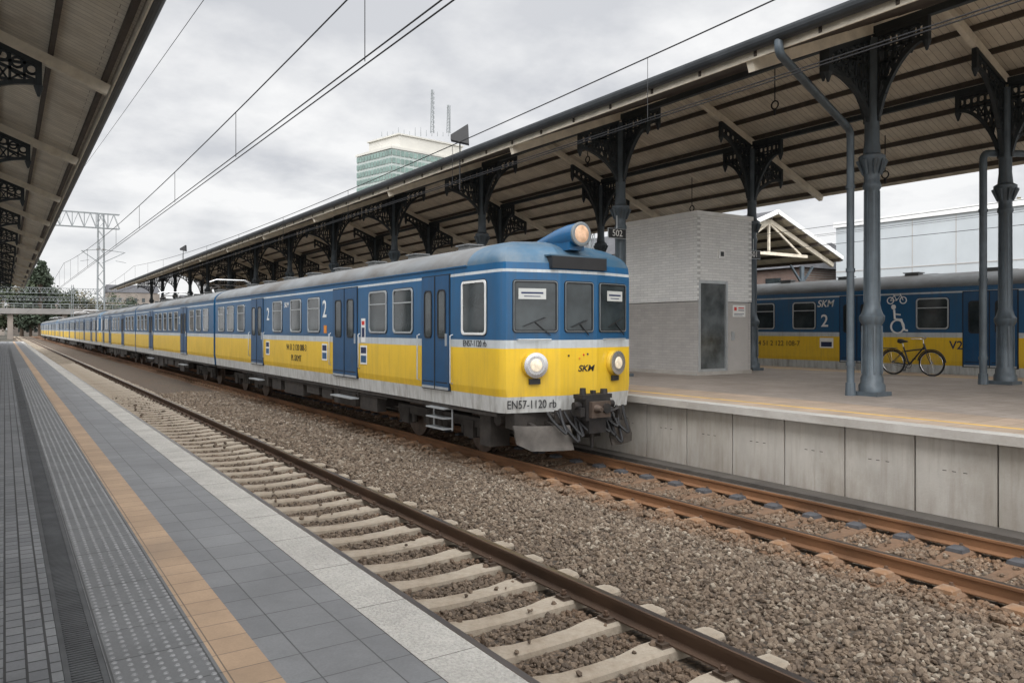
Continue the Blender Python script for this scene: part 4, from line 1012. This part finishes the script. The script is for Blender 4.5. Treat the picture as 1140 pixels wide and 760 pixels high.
def tpx(px,pyt,z,wd,mat,slim=False,label=None,seed=0,n=3200):
    x,y=W(px,z); tree(x,y,ZH(pyt,z)+.3,wd,[mat],slim,label or 'leafy green tree beyond the end of the platforms',n,seed)
tpx(45,291,250,8,'leafd',True,'tall narrow dark poplar beyond the tracks',1); tpx(52,306,260,7,'leafd',True,'tall narrow dark poplar beyond the tracks',2)
tpx(24,306,262,12,'leaf',seed=3); tpx(12,318,270,14,'leafy',seed=4); tpx(70,322,270,16,'leaf',seed=5); tpx(92,328,280,16,'leafy',seed=6); tpx(112,330,280,18,'leaf',seed=7); tpx(34,322,256,12,'leafd',seed=8)
tpx(1128,203,62,6,'leafy',False,'autumn tinted tree rising behind the hall',9); tpx(135,334,300,18,'leafd',seed=10); tpx(-8,322,262,16,'leaf',seed=11)

# ------------------------------------------------------------------ world + sun
SAZ=R(42); SEL=R(30)
dirv=Vector((-math.sin(SAZ)*math.cos(SEL),-math.cos(SAZ)*math.cos(SEL),math.sin(SEL)))
w_=bpy.data.worlds.new("World"); scene.world=w_; w_.use_nodes=True; nt=w_.node_tree
bg=nt.nodes['Background']; bg.inputs['Strength'].default_value=.1
sk=nt.nodes.new('ShaderNodeTexSky'); sk.sky_type='NISHITA'; sk.sun_disc=False; sk.sun_elevation=SEL; sk.sun_rotation=R(180)+SAZ
tc=nt.nodes.new('ShaderNodeTexCoord'); sp=nt.nodes.new('ShaderNodeSeparateXYZ'); nt.links.new(tc.outputs['Generated'],sp.inputs[0])
ad=nt.nodes.new('ShaderNodeMath'); ad.operation='ADD'; ad.inputs[1].default_value=.25
mx=nt.nodes.new('ShaderNodeMath'); mx.operation='MAXIMUM'; mx.inputs[1].default_value=0; nt.links.new(sp.outputs[2],mx.inputs[0]); nt.links.new(mx.outputs[0],ad.inputs[0])
vd=nt.nodes.new('ShaderNodeVectorMath'); vd.operation='DIVIDE'; nt.links.new(tc.outputs['Generated'],vd.inputs[0])
cb=nt.nodes.new('ShaderNodeCombineXYZ'); 
for i in range(3): nt.links.new(ad.outputs[0],cb.inputs[i])
nt.links.new(cb.outputs[0],vd.inputs[1])
mp=nt.nodes.new('ShaderNodeMapping'); mp.inputs['Location'].default_value=(3.1,1.7,0); mp.inputs['Scale'].default_value=(1,1,.3); nt.links.new(vd.outputs[0],mp.inputs['Vector'])
f1=noise(nt,mp.outputs[0],1.9,7,.55); f2_=noise(nt,mp.outputs[0],.6,3,.5)
cA=mixc(nt,mrange(nt,f1,.38,.58,0,1),(6.4,6.55,6.9),(9.8,9.8,9.8))
cB=mixc(nt,mrange(nt,f2_,.42,.62,0,.25),cA,(8.4,8.5,8.7))
hz=mrange(nt,sp.outputs[2],0,.2,.5,0)
cC=mixc(nt,hz,cB,(9.3,9.35,9.4))
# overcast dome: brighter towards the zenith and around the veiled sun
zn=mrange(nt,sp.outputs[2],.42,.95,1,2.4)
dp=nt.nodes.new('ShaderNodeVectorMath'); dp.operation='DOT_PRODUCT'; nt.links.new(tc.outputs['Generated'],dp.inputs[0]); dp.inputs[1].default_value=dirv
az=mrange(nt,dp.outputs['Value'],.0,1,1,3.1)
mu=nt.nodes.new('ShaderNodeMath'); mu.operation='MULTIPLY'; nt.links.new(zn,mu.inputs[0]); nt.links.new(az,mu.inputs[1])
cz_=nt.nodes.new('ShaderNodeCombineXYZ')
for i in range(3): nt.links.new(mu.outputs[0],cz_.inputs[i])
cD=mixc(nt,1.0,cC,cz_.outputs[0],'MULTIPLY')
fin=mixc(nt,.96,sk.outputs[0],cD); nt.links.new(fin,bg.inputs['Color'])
sd=bpy.data.lights.new('sun','SUN'); sd.energy=1.2; sd.angle=R(35); sd.color=(1,.97,.92)
so=bpy.data.objects.new('sun',sd); COL.objects.link(so)
so.rotation_euler=dirv.to_track_quat('Z','Y').to_euler()
